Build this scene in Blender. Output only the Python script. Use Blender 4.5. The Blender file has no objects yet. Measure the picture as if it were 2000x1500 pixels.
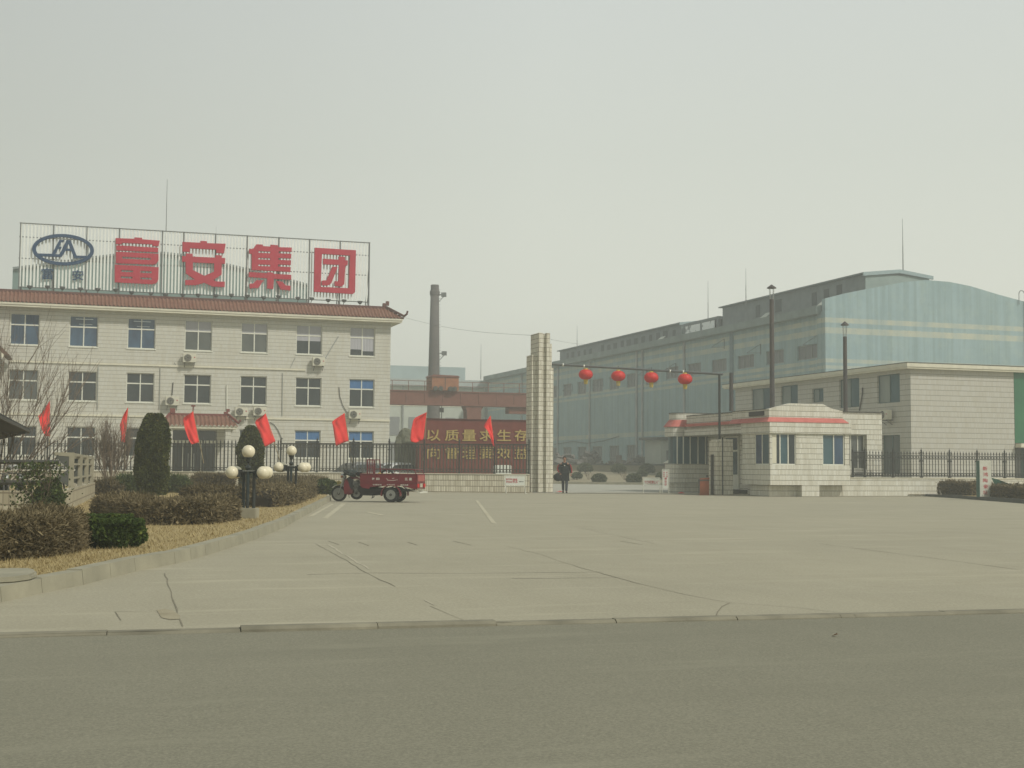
import bpy, bmesh, math, random
from mathutils import Vector, Matrix, noise
R = math.radians
rnd = random.Random(7)
SC = bpy.context.scene
COL = SC.collection

# ------------------------------------------------------------------ camera
F = 2600.0; PHI = R(18.5); HC = 914.0; ROLL = R(0.40); EYE = 1.2
PITCH = math.atan((HC - 750) / F)
ROT = Matrix.Rotation(-PHI, 3, 'Z') @ Matrix.Rotation(R(90) + PITCH, 3, 'X') @ Matrix.Rotation(ROLL, 3, 'Z')
CAM = Vector((0, 0, EYE))
cd = bpy.data.cameras.new('camera'); co = bpy.data.objects.new('camera', cd); COL.objects.link(co)
cd.lens = F / 2000 * 36; cd.sensor_width = 36; cd.clip_end = 3000; cd.clip_start = 0.1
co.matrix_world = Matrix.Translation(CAM) @ ROT.to_4x4()
SC.camera = co
FW = Vector((math.sin(PHI), math.cos(PHI), 0)); RT = Vector((math.cos(PHI), -math.sin(PHI), 0))

# ------------------------------------------------------------------ sky, sun, exposure
SUN_EL = R(44); SUN_DIR = Vector((0.42, -0.62, 0)).normalized() * math.cos(SUN_EL) + Vector((0, 0, math.sin(SUN_EL)))
w = bpy.data.worlds.new('World'); SC.world = w; w.use_nodes = True
nt = w.node_tree; nt.nodes.clear()
wo = nt.nodes.new('ShaderNodeOutputWorld'); bg = nt.nodes.new('ShaderNodeBackground')
tc = nt.nodes.new('ShaderNodeTexCoord'); sep = nt.nodes.new('ShaderNodeSeparateXYZ')
ramp = nt.nodes.new('ShaderNodeValToRGB')
nt.links.new(tc.outputs['Generated'], sep.inputs[0]); nt.links.new(sep.outputs['Z'], ramp.inputs[0])
els = ramp.color_ramp.elements
els[0].position = 0.0; els[0].color = (0.69, 0.70, 0.60, 1)
els[1].position = 1.0; els[1].color = (0.36, 0.41, 0.42, 1)
for p_, c_ in ((0.12, (0.71, 0.73, 0.64, 1)), (0.23, (0.635, 0.665, 0.60, 1)), (0.36, (0.60, 0.635, 0.605, 1)), (0.60, (0.42, 0.46, 0.45, 1))):
    e = els.new(p_); e.color = c_
dot = nt.nodes.new('ShaderNodeVectorMath'); dot.operation = 'DOT_PRODUCT'
nt.links.new(tc.outputs['Generated'], dot.inputs[0]); dot.inputs[1].default_value = RT[:]
glow = nt.nodes.new('ShaderNodeMapRange'); glow.inputs[1].default_value = -0.42; glow.inputs[2].default_value = 0.02
glow.inputs[3].default_value = 0.80; glow.inputs[4].default_value = 1.03
nt.links.new(dot.outputs['Value'], glow.inputs[0])
sky = nt.nodes.new('ShaderNodeTexSky'); sky.sky_type = 'NISHITA'; sky.sun_disc = False
sky.sun_elevation = SUN_EL; sky.sun_rotation = math.atan2(SUN_DIR.x, SUN_DIR.y); sky.dust_density = 8; sky.air_density = 1.5
m1 = nt.nodes.new('ShaderNodeVectorMath'); m1.operation = 'SCALE'
nt.links.new(ramp.outputs[0], m1.inputs[0]); nt.links.new(glow.outputs[0], m1.inputs['Scale'])
m2 = nt.nodes.new('ShaderNodeVectorMath'); m2.operation = 'SCALE'; m2.inputs['Scale'].default_value = 0.006
nt.links.new(sky.outputs[0], m2.inputs[0])
ad = nt.nodes.new('ShaderNodeVectorMath'); ad.operation = 'ADD'
nt.links.new(m1.outputs[0], ad.inputs[0]); nt.links.new(m2.outputs[0], ad.inputs[1])
nt.links.new(ad.outputs[0], bg.inputs[0]); bg.inputs[1].default_value = 1.0
nt.links.new(bg.outputs[0], wo.inputs[0])
sl = bpy.data.lights.new('sun', 'SUN'); so = bpy.data.objects.new('sun', sl); COL.objects.link(so)
sl.energy = 2.5; sl.angle = R(3.0); sl.color = (1.0, 0.96, 0.88)
so.rotation_euler = SUN_DIR.to_track_quat('Z', 'Y').to_euler()
SC.view_settings.view_transform = 'Standard'; SC.view_settings.look = 'None'
SC.cycles.volume_bounces = 2
SC.view_settings.exposure = 0.0; SC.view_settings.gamma = 1.0

# ------------------------------------------------------------------ pixel (2000x1500) -> world point
def ray(px, py): return ROT @ Vector(((px - 1000) / F, (750 - py) / F, -1.0))
def pz(px, py, z=0.0):
    d = ray(px, py); return CAM + d * ((z - EYE) / d.z)
def pv(px, py, v):
    d = ray(px, py); return CAM + d * (v / d.y)
def pu(px, py, u):
    d = ray(px, py); return CAM + d * (u / d.x)
def pd(px, py, D):
    d = ray(px, py); return CAM + d * (D / d.dot(FW))
def gd(px, D, z=0.0):          # ground point under image column px at distance D
    p = pd(px, HC, D); return Vector((p.x, p.y, z))

# ------------------------------------------------------------------ materials
class NB:
    def __init__(s, name):
        s.m = bpy.data.materials.new(name); s.m.use_nodes = True; s.t = s.m.node_tree
        s.b = s.t.nodes['Principled BSDF']; s.l = s.t.links
        s.tc = s.t.nodes.new('ShaderNodeTexCoord')
    def n(s, t, **k):
        o = s.t.nodes.new(t)
        for a, b in k.items(): setattr(o, a, b)
        return o
    def v(s, x):
        return x
    def put(s, sock, x):
        if hasattr(x, 'is_output') or hasattr(x, 'links'): s.l.new(x, sock)
        elif isinstance(x, (tuple, list)): sock.default_value = tuple(x) + ((1,) if len(x) == 3 and sock.type == 'RGBA' else ())
        else: sock.default_value = x
    def math(s, op, a, b=0.0, c=0.0):
        o = s.n('ShaderNodeMath', operation=op)
        s.put(o.inputs[0], a); s.put(o.inputs[1], b); s.put(o.inputs[2], c); return o.outputs[0]
    def mix(s, f, a, b, bt='MIX'):
        o = s.n('ShaderNodeMix', data_type='RGBA', blend_type=bt)
        s.put(o.inputs[0], f); s.put(o.inputs[6], a); s.put(o.inputs[7], b); return o.outputs[2]
    def noise(s, scale, vec=None, detail=4, stretch=None, rough=.6):
        o = s.n('ShaderNodeTexNoise'); o.inputs['Scale'].default_value = scale; o.inputs['Detail'].default_value = detail
        o.inputs['Roughness'].default_value = rough
        v = vec or s.tc.outputs['Object']
        if stretch:
            mp = s.n('ShaderNodeMapping'); mp.inputs['Scale'].default_value = stretch; s.l.new(v, mp.inputs[0]); v = mp.outputs[0]
        s.l.new(v, o.inputs['Vector']); return o.outputs['Fac']
    def ramp(s, x, a, b, lo=0., hi=1.):
        o = s.n('ShaderNodeMapRange'); s.put(o.inputs[0], x); o.inputs[1].default_value = a; o.inputs[2].default_value = b
        o.inputs[3].default_value = lo; o.inputs[4].default_value = hi; return o.outputs[0]
    def bump(s, h, strength=.3, dist=.01):
        o = s.n('ShaderNodeBump'); o.inputs['Strength'].default_value = strength; o.inputs['Distance'].default_value = dist
        s.l.new(h, o.inputs['Height']); s.l.new(o.outputs[0], s.b.inputs['Normal'])

def M(name, col, rough=.75, metal=0., var=.22, scale=3., col2=None, stretch=None, bump=0., spec=.35, thr=(.3, .7), detail=5):
    n = NB(name)
    c2 = col2 or tuple(c * (1 - var) for c in col)
    f = n.ramp(n.noise(scale, stretch=stretch, detail=detail), thr[0], thr[1])
    n.put(n.b.inputs['Base Color'], n.mix(f, col, c2))
    n.b.inputs['Roughness'].default_value = rough; n.b.inputs['Metallic'].default_value = metal
    n.b.inputs['Specular IOR Level'].default_value = spec
    if bump: n.bump(n.noise(scale * 8), bump, .02)
    return n.m

def tile_mat(name, col, grout, row=.24, strip=.05, line=.026, vline=.010, var=.16, stain=.35, stcol=(.33, .29, .19), zoff=0.0, rowvar=.05, vstr=.55):
    n = NB(name)
    sp = n.n('ShaderNodeSeparateXYZ'); n.l.new(n.tc.outputs['Object'], sp.inputs[0])
    g = n.n('ShaderNodeNewGeometry'); sn = n.n('ShaderNodeSeparateXYZ'); n.l.new(g.outputs['True Normal'], sn.inputs[0])
    side = n.math('GREATER_THAN', n.math('ABSOLUTE', sn.outputs[0]), .6)
    h = n.math('ADD', n.math('MULTIPLY', sp.outputs[1], side), n.math('MULTIPLY', sp.outputs[0], n.math('SUBTRACT', 1.0, side)))
    z = n.math('ADD', sp.outputs[2], zoff)
    zr = n.math('DIVIDE', z, row); hr = n.math('DIVIDE', h, strip)
    lz = n.math('LESS_THAN', n.math('FRACT', zr), line / row)
    lh = n.math('LESS_THAN', n.math('FRACT', hr), vline / strip)
    cb = n.n('ShaderNodeCombineXYZ'); n.l.new(n.math('FLOOR', zr), cb.inputs[0]); n.l.new(n.math('FLOOR', hr), cb.inputs[1])
    wn = n.n('ShaderNodeTexWhiteNoise', noise_dimensions='2D'); n.l.new(cb.outputs[0], wn.inputs[0])
    dark = tuple(c * (1 - var) * k for c, k in zip(col, (1, .97, .9)))
    c = n.mix(wn.outputs['Value'], col, dark)
    st = n.ramp(n.noise(1.1, stretch=(1.6, 1.6, .28), detail=6), .5, .78, 0, stain)
    c = n.mix(st, c, stcol)
    st2 = n.ramp(n.noise(.35, detail=3), .35, .75, 0, rowvar * 3)
    c = n.mix(st2, c, tuple(k * .8 for k in col))
    c = n.mix(n.math('MULTIPLY', lh, vstr), c, grout)
    c = n.mix(lz, c, grout)
    n.put(n.b.inputs['Base Color'], c)
    n.b.inputs['Roughness'].default_value = .55; n.b.inputs['Specular IOR Level'].default_value = .3
    return n.m

WHITE_T = (.66, .62, .47)
m_office = tile_mat('office_white_tiles', (.56, .555, .49), (.27, .26, .21), row=.24, strip=.06, line=.026, vline=.012, var=.08, stain=.42, stcol=(.40, .35, .24), vstr=.25, rowvar=.08)
m_gate = tile_mat('gate_strip_tiles', (.80, .78, .66), (.20, .17, .11), row=.225, strip=.052, line=.024, vline=.014, var=.30, stain=.40, vstr=.85)
m_wallt = tile_mat('low_wall_strip_tiles', (.74, .70, .56), (.20, .165, .11), row=.28, strip=.085, line=.032, vline=.022, var=.34, stain=.62, stcol=(.28, .235, .15), vstr=.8)
m_guard = tile_mat('gatehouse_strip_tiles', (.72, .71, .62), (.17, .16, .12), row=.24, strip=.06, line=.022, vline=.012, var=.18, stain=.5, vstr=.7)
m_side = tile_mat('side_building_tiles', (.51, .50, .445), (.20, .19, .15), row=.31, strip=.06, line=.030, vline=.012, var=.10, stain=.25, vstr=.35)
m_cream = M('cream_render', (.68, .65, .51), .8, var=.16, scale=2.2)
m_white = M('white_frame_paint', (.68, .68, .58), .5, var=.12, scale=6)
m_rooftile = M('red_clay_roof_tile', (.165, .068, .045), .6, col2=(.25, .14, .095), scale=5, thr=(.35, .75), spec=.3)
m_glass = NB('dark_window_glass'); 
def glass(name, c1, c2, scale=.6, rough=.12, spec=.5):
    n = NB(name)
    f = n.ramp(n.noise(scale, stretch=(1.3, 1.3, .6), detail=3), .35, .65)
    n.put(n.b.inputs['Base Color'], n.mix(f, c1, c2)); n.b.inputs['Roughness'].default_value = rough
    n.b.inputs['Specular IOR Level'].default_value = spec
    return n.m
g_dark = glass('dark_glass', (.016, .024, .028), (.03, .04, .042))
g_blue = glass('blue_tinted_glass', (.025, .05, .09), (.05, .10, .16), 1.2)
g_grey = glass('grey_glass', (.07, .08, .075), (.10, .11, .10), 1.0)
g_teal = glass('teal_glass', (.03, .08, .10), (.06, .115, .13), .8)
g_pale = glass('pale_reflecting_glass', (.25, .28, .25), (.18, .21, .20), .8, .25)
m_curt_b = M('blue_curtain', (.06, .17, .36), .9, var=.3, scale=3, stretch=(9, 9, .4))
m_curt_w = M('pale_blind', (.40, .40, .42), .9, var=.12, scale=3, stretch=(9, 9, .4))
m_iron = M('black_iron', (.034, .038, .034), .5, var=.4, scale=6, spec=.4)
m_irond = M('weathered_iron', (.075, .075, .062), .6, var=.4, scale=6)
m_steel = M('painted_grey_steel', (.15, .16, .155), .6, var=.3)
m_red = M('sign_red_enamel', (.44, .018, .045), .5, var=.16, scale=1.5)
m_bluel = M('sign_blue_enamel', (.012, .05, .12), .5, var=.2)
m_slat = M('white_sign_slat', (.80, .82, .76), .6, var=.12, scale=1)
m_flag = M('red_flag_cloth', (.80, .055, .05), .85, var=.16, scale=2.2, spec=.15)
m_ac = M('ac_cream_plastic', (.60, .58, .46), .6, var=.12)
m_dark = M('dark_grille', (.05, .05, .045), .7)
m_marble = M('red_brown_marble', (.115, .026, .018), .42, col2=(.16, .04, .028), scale=1.6, detail=8)
m_gold = M('gold_lettering', (.44, .33, .11), .5, var=.3, scale=8)
def hall_mat():
    n = NB('hall_blue_paint')
    sp = n.n('ShaderNodeSeparateXYZ'); n.l.new(n.n('ShaderNodeNewGeometry').outputs['Position'], sp.inputs[0])
    z = n.math('ADD', sp.outputs[2], n.math('MULTIPLY', n.math('SUBTRACT', n.noise(9, detail=2), .5), .12))
    tot = None
    for a, b in ((13.45, 13.87), (12.55, 13.05), (10.12, 10.45), (9.6, 9.88), (4.75, 5.25)):
        s = n.math('MULTIPLY', n.math('GREATER_THAN', z, a), n.math('LESS_THAN', z, b))
        tot = s if tot is None else n.math('ADD', tot, s)
    f = n.ramp(n.noise(.5, detail=6), .3, .7)
    base = n.mix(f, (.335, .445, .455), (.275, .38, .395))
    vs = n.ramp(n.noise(1.0, stretch=(2.2, 2.2, .05), detail=6, rough=.7), .42, .72, 0, .7)
    base = n.mix(vs, base, (.18, .25, .23))
    pt = n.ramp(n.noise(.9, stretch=(1, 1, .8), detail=6, rough=.7), .50, .62, 0, .35)
    base = n.mix(pt, base, (.36, .45, .40))
    fade = n.ramp(n.noise(.7, stretch=(1, 1, .6), detail=5), .3, .7, .15, .8)
    c = n.mix(n.math('MULTIPLY', tot, fade), base, (.56, .54, .40))
    gr = n.ramp(n.noise(2.5, detail=7), .55, .8, 0, .4)
    c = n.mix(gr, c, (.20, .24, .20))
    n.put(n.b.inputs['Base Color'], c); n.b.inputs['Roughness'].default_value = .85; n.b.inputs['Specular IOR Level'].default_value = .2
    return n.m
m_hall = hall_mat()
m_hallgrey = M('weathered_grey_cladding', (.15, .175, .175), .85, col2=(.22, .25, .245), scale=1.2)
m_pale = M('pale_plaster', (.52, .55, .47), .85, var=.2, scale=.4)
m_palebl = M('pale_blue_plaster', (.34, .42, .42), .85, var=.15, scale=.5)
m_hwin = M('dusty_hall_window', (.15, .16, .165), .6, col2=(.22, .225, .215), scale=3, stretch=(4, 4, 1))
m_hole = M('dark_opening', (.035, .045, .045), .8)
m_pipe = M('grey_downpipe', (.33, .35, .32), .6, var=.3, scale=2)
m_brown = M('rusty_crane_paint', (.135, .052, .036), .75, col2=(.19, .075, .05), scale=2.5)
m_orange = M('orange_trolley_paint', (.34, .14, .06), .75, col2=(.22, .09, .05), scale=1.5)
m_brick = M('grey_brown_chimney_brick', (.12, .105, .095), .9, col2=(.085, .08, .075), scale=2)
m_flue = M('sooty_flue_metal', (.045, .05, .055), .55, col2=(.11, .09, .075), scale=1.6, stretch=(1, 1, .5), metal=.2)
m_redeave = M('faded_red_eave_tile', (.55, .17, .14), .7, col2=(.42, .11, .09), scale=3)
m_green = M('green_glass_cladding', (.03, .16, .07), .3, col2=(.02, .11, .06), scale=1)
m_conc = M('kerb_concrete', (.35, .325, .235), .9, col2=(.25, .235, .17), scale=1.8, bump=.2, detail=8)
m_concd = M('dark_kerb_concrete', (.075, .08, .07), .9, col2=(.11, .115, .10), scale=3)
m_globe = M('aged_white_globe', (.72, .66, .48), .35, col2=(.60, .53, .37), scale=7, thr=(.4, .8), spec=.45)
m_lamp = M('dark_green_lamp_steel', (.012, .028, .03), .4, col2=(.035, .03, .025), scale=5, stretch=(1, 1, .3), spec=.5)
m_rub = M('tyre_rubber', (.02, .021, .021), .8)
m_tred = M('dark_red_vehicle_paint', (.16, .009, .018), .38, col2=(.12, .008, .014), scale=3, spec=.5)
m_chrome = M('dull_metal', (.42, .43, .40), .35, metal=.8, var=.3, scale=8)
m_black = M('black_plastic', (.015, .016, .016), .5)
m_skin = M('skin', (.36, .19, .12), .6, var=.1)
m_jean = M('dark_jeans', (.035, .045, .06), .9, var=.3, scale=8)
m_jack = M('black_jacket', (.014, .018, .018), .8, var=.3)
m_hair = M('black_hair', (.01, .009, .008), .7)
m_wtext = M('white_lettering', (.62, .60, .52), .6, var=.2, scale=20)
m_rtext = M('faded_red_lettering', (.50, .07, .08), .6, var=.3, scale=12)
m_board = M('white_sign_board', (.66, .68, .60), .6, var=.1, scale=4)
m_lant = M('red_lantern_silk', (.62, .025, .02), .55, var=.25, scale=5)
m_yel = M('yellow_fringe', (.62, .48, .10), .8, var=.2)
m_wood = M('orange_brown_board', (.27, .075, .028), .65, col2=(.20, .055, .022), scale=3)
m_bark = M('bare_branch_bark', (.24, .185, .13), .9, col2=(.10, .08, .06), scale=9)
def leafmat(name, a, b, c=None, scale=5.):
    n = NB(name)
    at = n.n('ShaderNodeAttribute'); at.attribute_name = 'tone'
    f = n.math('ADD', n.math('MULTIPLY', at.outputs['Fac'], .65), n.math('MULTIPLY', n.ramp(n.noise(scale, detail=3), .3, .7), .35))
    r = n.n('ShaderNodeValToRGB'); n.l.new(f, r.inputs[0])
    r.color_ramp.elements[0].color = a + (1,); r.color_ramp.elements[1].color = b + (1,)
    if c: e = r.color_ramp.elements.new(.8); e.color = b + (1,); r.color_ramp.elements[2].color = c + (1,)
    n.l.new(r.outputs[0], n.b.inputs['Base Color']); n.b.inputs['Roughness'].default_value = .8
    n.b.inputs['Specular IOR Level'].default_value = .2
    return n.m
l_brown = leafmat('winter_brown_twigs', (.070, .056, .028), (.21, .168, .09), (.38, .31, .17), 3.)
l_olive = leafmat('olive_brown_twigs', (.05, .042, .022), (.16, .125, .06), (.27, .21, .10))
l_jun = leafmat('juniper_green', (.014, .032, .008), (.075, .11, .02), (.19, .21, .04))
l_thuja = leafmat('thuja_green', (.018, .026, .008), (.095, .108, .028), (.26, .19, .06), 2.)
l_leaf = leafmat('shrub_green', (.02, .035, .012), (.08, .11, .03), (.24, .22, .07))
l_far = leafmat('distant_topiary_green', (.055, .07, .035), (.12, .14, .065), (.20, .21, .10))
l_grass = leafmat('dry_straw_grass', (.25, .19, .085), (.43, .35, .175), (.58, .50, .29), 2.)
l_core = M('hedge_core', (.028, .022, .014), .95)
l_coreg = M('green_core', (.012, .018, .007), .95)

# ------------------------------------------------------------------ mesh builder
def rootloc(o):
    v = Vector((0, 0, 0))
    while o is not None: v += o.location; o = o.parent
    return v
class MB:
    def __init__(s): s.v = []; s.f = []; s.t = None
    def add(s, vs, fs):
        k = len(s.v); s.v += [Vector(x) for x in vs]; s.f += [tuple(i + k for i in f) for f in fs]; return s
    def box(s, x0, x1, y0, y1, z0, z1):
        return s.add([(x0, y0, z0), (x1, y0, z0), (x1, y1, z0), (x0, y1, z0), (x0, y0, z1), (x1, y0, z1), (x1, y1, z1), (x0, y1, z1)],
                     [(0, 3, 2, 1), (4, 5, 6, 7), (0, 1, 5, 4), (1, 2, 6, 5), (2, 3, 7, 6), (3, 0, 4, 7)])
    def obox(s, c, ax, ay, az):   # oriented box: centre, half axes
        c, ax, ay, az = map(Vector, (c, ax, ay, az)); vs = []
        for k in (-1, 1):
            for j, i in ((-1, -1), (-1, 1), (1, 1), (1, -1)): vs.append(c + ax * i + ay * j + az * k)
        return s.add(vs, [(0, 3, 2, 1), (4, 5, 6, 7), (0, 1, 5, 4), (1, 2, 6, 5), (2, 3, 7, 6), (3, 0, 4, 7)])
    def bar(s, a, b, w, h=None, up=(0, 0, 1)):
        a, b = Vector(a), Vector(b); d = (b - a); L = d.length
        if L < 1e-6: return s
        d /= L; up = Vector(up)
        if abs(d.dot(up)) > .98: up = Vector((1, 0, 0))
        x = d.cross(up).normalized(); y = x.cross(d)
        return s.obox((a + b) / 2, d * L / 2, x * w / 2, y * (h or w) / 2)
    def tube(s, a, b, r, r2=None, n=8, cap=True):
        a, b = Vector(a), Vector(b); r2 = r if r2 is None else r2; d = (b - a).normalized()
        up = Vector((0, 0, 1)) if abs(d.z) < .95 else Vector((1, 0, 0))
        x = d.cross(up).normalized(); y = d.cross(x)
        vs = []
        for p, q in ((a, r), (b, r2)):
            for i in range(n):
                t = 2 * math.pi * i / n; vs.append(p + x * q * math.cos(t) + y * q * math.sin(t))
        fs = [(i, (i + 1) % n, n + (i + 1) % n, n + i) for i in range(n)]
        if cap: fs += [tuple(range(n - 1, -1, -1)), tuple(range(n, 2 * n))]
        return s.add(vs, fs)
    def path(s, pts, r, n=6):
        for a, b in zip(pts, pts[1:]): s.tube(a, b, r, n=n)
        return s
    def lathe(s, c, prof, n=20, ax='Z', sy=1.0):   # prof: (radius, height)
        c = Vector(c); vs = []; fs = []
        for r, h in prof:
            for i in range(n):
                t = 2 * math.pi * i / n; a, b = r * math.cos(t), r * math.sin(t) * sy
                vs.append(c + (Vector((a, b, h)) if ax == 'Z' else Vector((a, h, b)) if ax == 'Y' else Vector((h, a, b))))
        for k in range(len(prof) - 1):
            for i in range(n):
                j = (i + 1) % n; fs.append((k * n + i, k * n + j, (k + 1) * n + j, (k + 1) * n + i))
        ring = prof[0] == prof[-1]
        if ring: pass
        elif prof[0][0] > 1e-4: fs.append(tuple(range(n - 1, -1, -1)))
        if prof[-1][0] > 1e-4 and not ring: fs.append(tuple(range((len(prof) - 1) * n, len(prof) * n)))
        return s.add(vs, fs)
    def sphere(s, c, r, n=20, m=12, sz=1.0):
        return s.lathe(c, [(r * math.sin(math.pi * k / m) + (1e-5 if k in (0, m) else 0), -r * sz * math.cos(math.pi * k / m)) for k in range(m + 1)], n)
    def prism(s, poly, d):     # poly: list of 3-D points, extruded by vector d
        d = Vector(d); n = len(poly); P = [Vector(p) for p in poly]
        return s.add(P + [p + d for p in P], [tuple(range(n - 1, -1, -1)), tuple(range(n, 2 * n))] + [(i, (i + 1) % n, n + (i + 1) % n, n + i) for i in range(n)])
    def quad(s, a, b, c, d): return s.add([a, b, c, d], [(0, 1, 2, 3)])
    def build(s, name, mat, parent=None, local=False, smooth=False, recalc=True, bevel=0, tone=False):
        me = bpy.data.meshes.new(name); off = Vector((0, 0, 0)); loc = off
        if parent is not None:
            if not local: off = rootloc(parent)
        elif not local:
            xs = [v.x for v in s.v]; ys = [v.y for v in s.v]; zs = [v.z for v in s.v]
            off = Vector(((min(xs) + max(xs)) / 2, (min(ys) + max(ys)) / 2, min(zs))); loc = off
        me.from_pydata([tuple(v - off) for v in s.v], [], s.f); me.update()
        if recalc and len(s.f) < 30000:
            bm = bmesh.new(); bm.from_mesh(me); bmesh.ops.recalc_face_normals(bm, faces=bm.faces)
            if bevel: bmesh.ops.bevel(bm, geom=[e for e in bm.edges], offset=bevel, segments=2, affect='EDGES', clamp_overlap=True)
            bm.to_mesh(me); bm.free()
        if smooth:
            me.polygons.foreach_set('use_smooth', [True] * len(me.polygons))
        if tone:
            at = me.attributes.new('tone', 'FLOAT', 'FACE'); r = random.Random(3)
            at.data.foreach_set('value', [r.random() ** 1.4 for _ in me.polygons] if s.t is None else s.t)
        me.materials.append(mat)
        o = bpy.data.objects.new(name, me); COL.objects.link(o); o.location = loc
        if parent is not None: o.parent = parent
        return o
def thing(name, label, cat, loc, rz=0, group=None):
    o = bpy.data.objects.new(name, None); COL.objects.link(o); o.empty_display_size = .2
    o.location = Vector(loc); o.rotation_euler = (0, 0, rz); o['label'] = label; o['category'] = cat
    if group: o['group'] = group
    return o
def tag(o, label, cat, group=None):
    o['label'] = label; o['category'] = cat
    if group: o['group'] = group
    return o
def struct(o): o['kind'] = 'structure'; return o
def stuff(o, label, cat): o['kind'] = 'stuff'; o['label'] = label; o['category'] = cat; return o
def kids(o): return [c for c in bpy.data.objects if c.parent == o]
def dup(root, loc, rz, label, sc=None):
    def rec(o, parent):
        c = o.copy(); COL.objects.link(c); c.parent = parent
        for ch in KIDS.get(o.name, []): rec(ch, c)
        return c
    if root.name not in DONE:
        DONE.add(root.name)
        for o in list(bpy.data.objects):
            if o.parent is not None:
                L = KIDS.setdefault(o.parent.name, [])
                if o not in L: L.append(o)
    c = rec(root, None); c.location = Vector(loc); c.rotation_euler = (0, 0, rz); c['label'] = label
    if sc: c.scale = (sc, sc, sc)
    return c
KIDS = {}; DONE = set()
def curve_mesh(loops, ext):
    c = bpy.data.curves.new('c', 'CURVE'); c.dimensions = '2D'; c.fill_mode = 'BOTH'; c.extrude = ext
    for lp in loops:
        sp = c.splines.new('POLY'); sp.points.add(len(lp) - 1); sp.use_cyclic_u = True
        for i, p in enumerate(lp): sp.points[i].co = (p[0], p[1], 0, 1)
    o = bpy.data.objects.new('c', c); COL.objects.link(o)
    me = bpy.data.meshes.new_from_object(o.evaluated_get(bpy.context.evaluated_depsgraph_get()))
    vs = [v.co.copy() for v in me.vertices]; fs = [tuple(p.vertices) for p in me.polygons]
    bpy.data.objects.remove(o); bpy.data.curves.remove(c); bpy.data.meshes.remove(me)
    return vs, fs
def facade_shape(mb, loops, v, depth):      # loops in (u, z) on a plane y = v, standing proud towards the viewer
    vs, fs = curve_mesh(loops, depth / 2)
    return mb.add([(p.x, v - depth / 2 - p.z, p.y) for p in vs], fs)
def px_shape(mb, loops, v, depth, org, k):  # loops traced in an enlarged crop (origin org, scale k)
    L = []
    for lp in loops:
        q = []
        for x, y in lp:
            P = pv(org[0] + x / k, org[1] + y / k, v); q.append((P.x, P.z))
        L.append(q)
    return facade_shape(mb, L, v, depth)
TXT = {}
def text(mb, s, p0, X, Y, N, ext=.01, bold=0.0, keep=False):
    # string s filling the rectangle p0 + X, Y ; extruded along N
    key = (s, bold)
    if key not in TXT:
        c = bpy.data.curves.new('t', 'FONT'); c.body = s; c.extrude = .5; c.resolution_u = 3; c.offset = bold
        o = bpy.data.objects.new('t', c); COL.objects.link(o)
        me = bpy.data.meshes.new_from_object(o.evaluated_get(bpy.context.evaluated_depsgraph_get()))
        vs = [v.co.copy() for v in me.vertices]; fs = [tuple(p.vertices) for p in me.polygons]
        bpy.data.objects.remove(o); bpy.data.curves.remove(c); bpy.data.meshes.remove(me)
        x0 = min(v.x for v in vs); x1 = max(v.x for v in vs); y0 = min(v.y for v in vs); y1 = max(v.y for v in vs)
        TXT[key] = ([((v.x - x0) / (x1 - x0), (v.y - y0) / (y1 - y0), v.z + .5) for v in vs], fs)
    vs, fs = TXT[key]; p0, X, Y, N = map(Vector, (p0, X, Y, N))
    return mb.add([p0 + X * a + Y * b + N * (c * ext) for a, b, c in vs], fs)
ORD = ['first', 'second', 'third', 'fourth', 'fifth', 'sixth', 'seventh', 'eighth', 'ninth', 'tenth', 'eleventh', 'twelfth', 'thirteenth', 'fourteenth',
       'fifteenth', 'sixteenth', 'seventeenth', 'eighteenth', 'nineteenth', 'twentieth', 'twenty-first', 'twenty-second']

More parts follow.
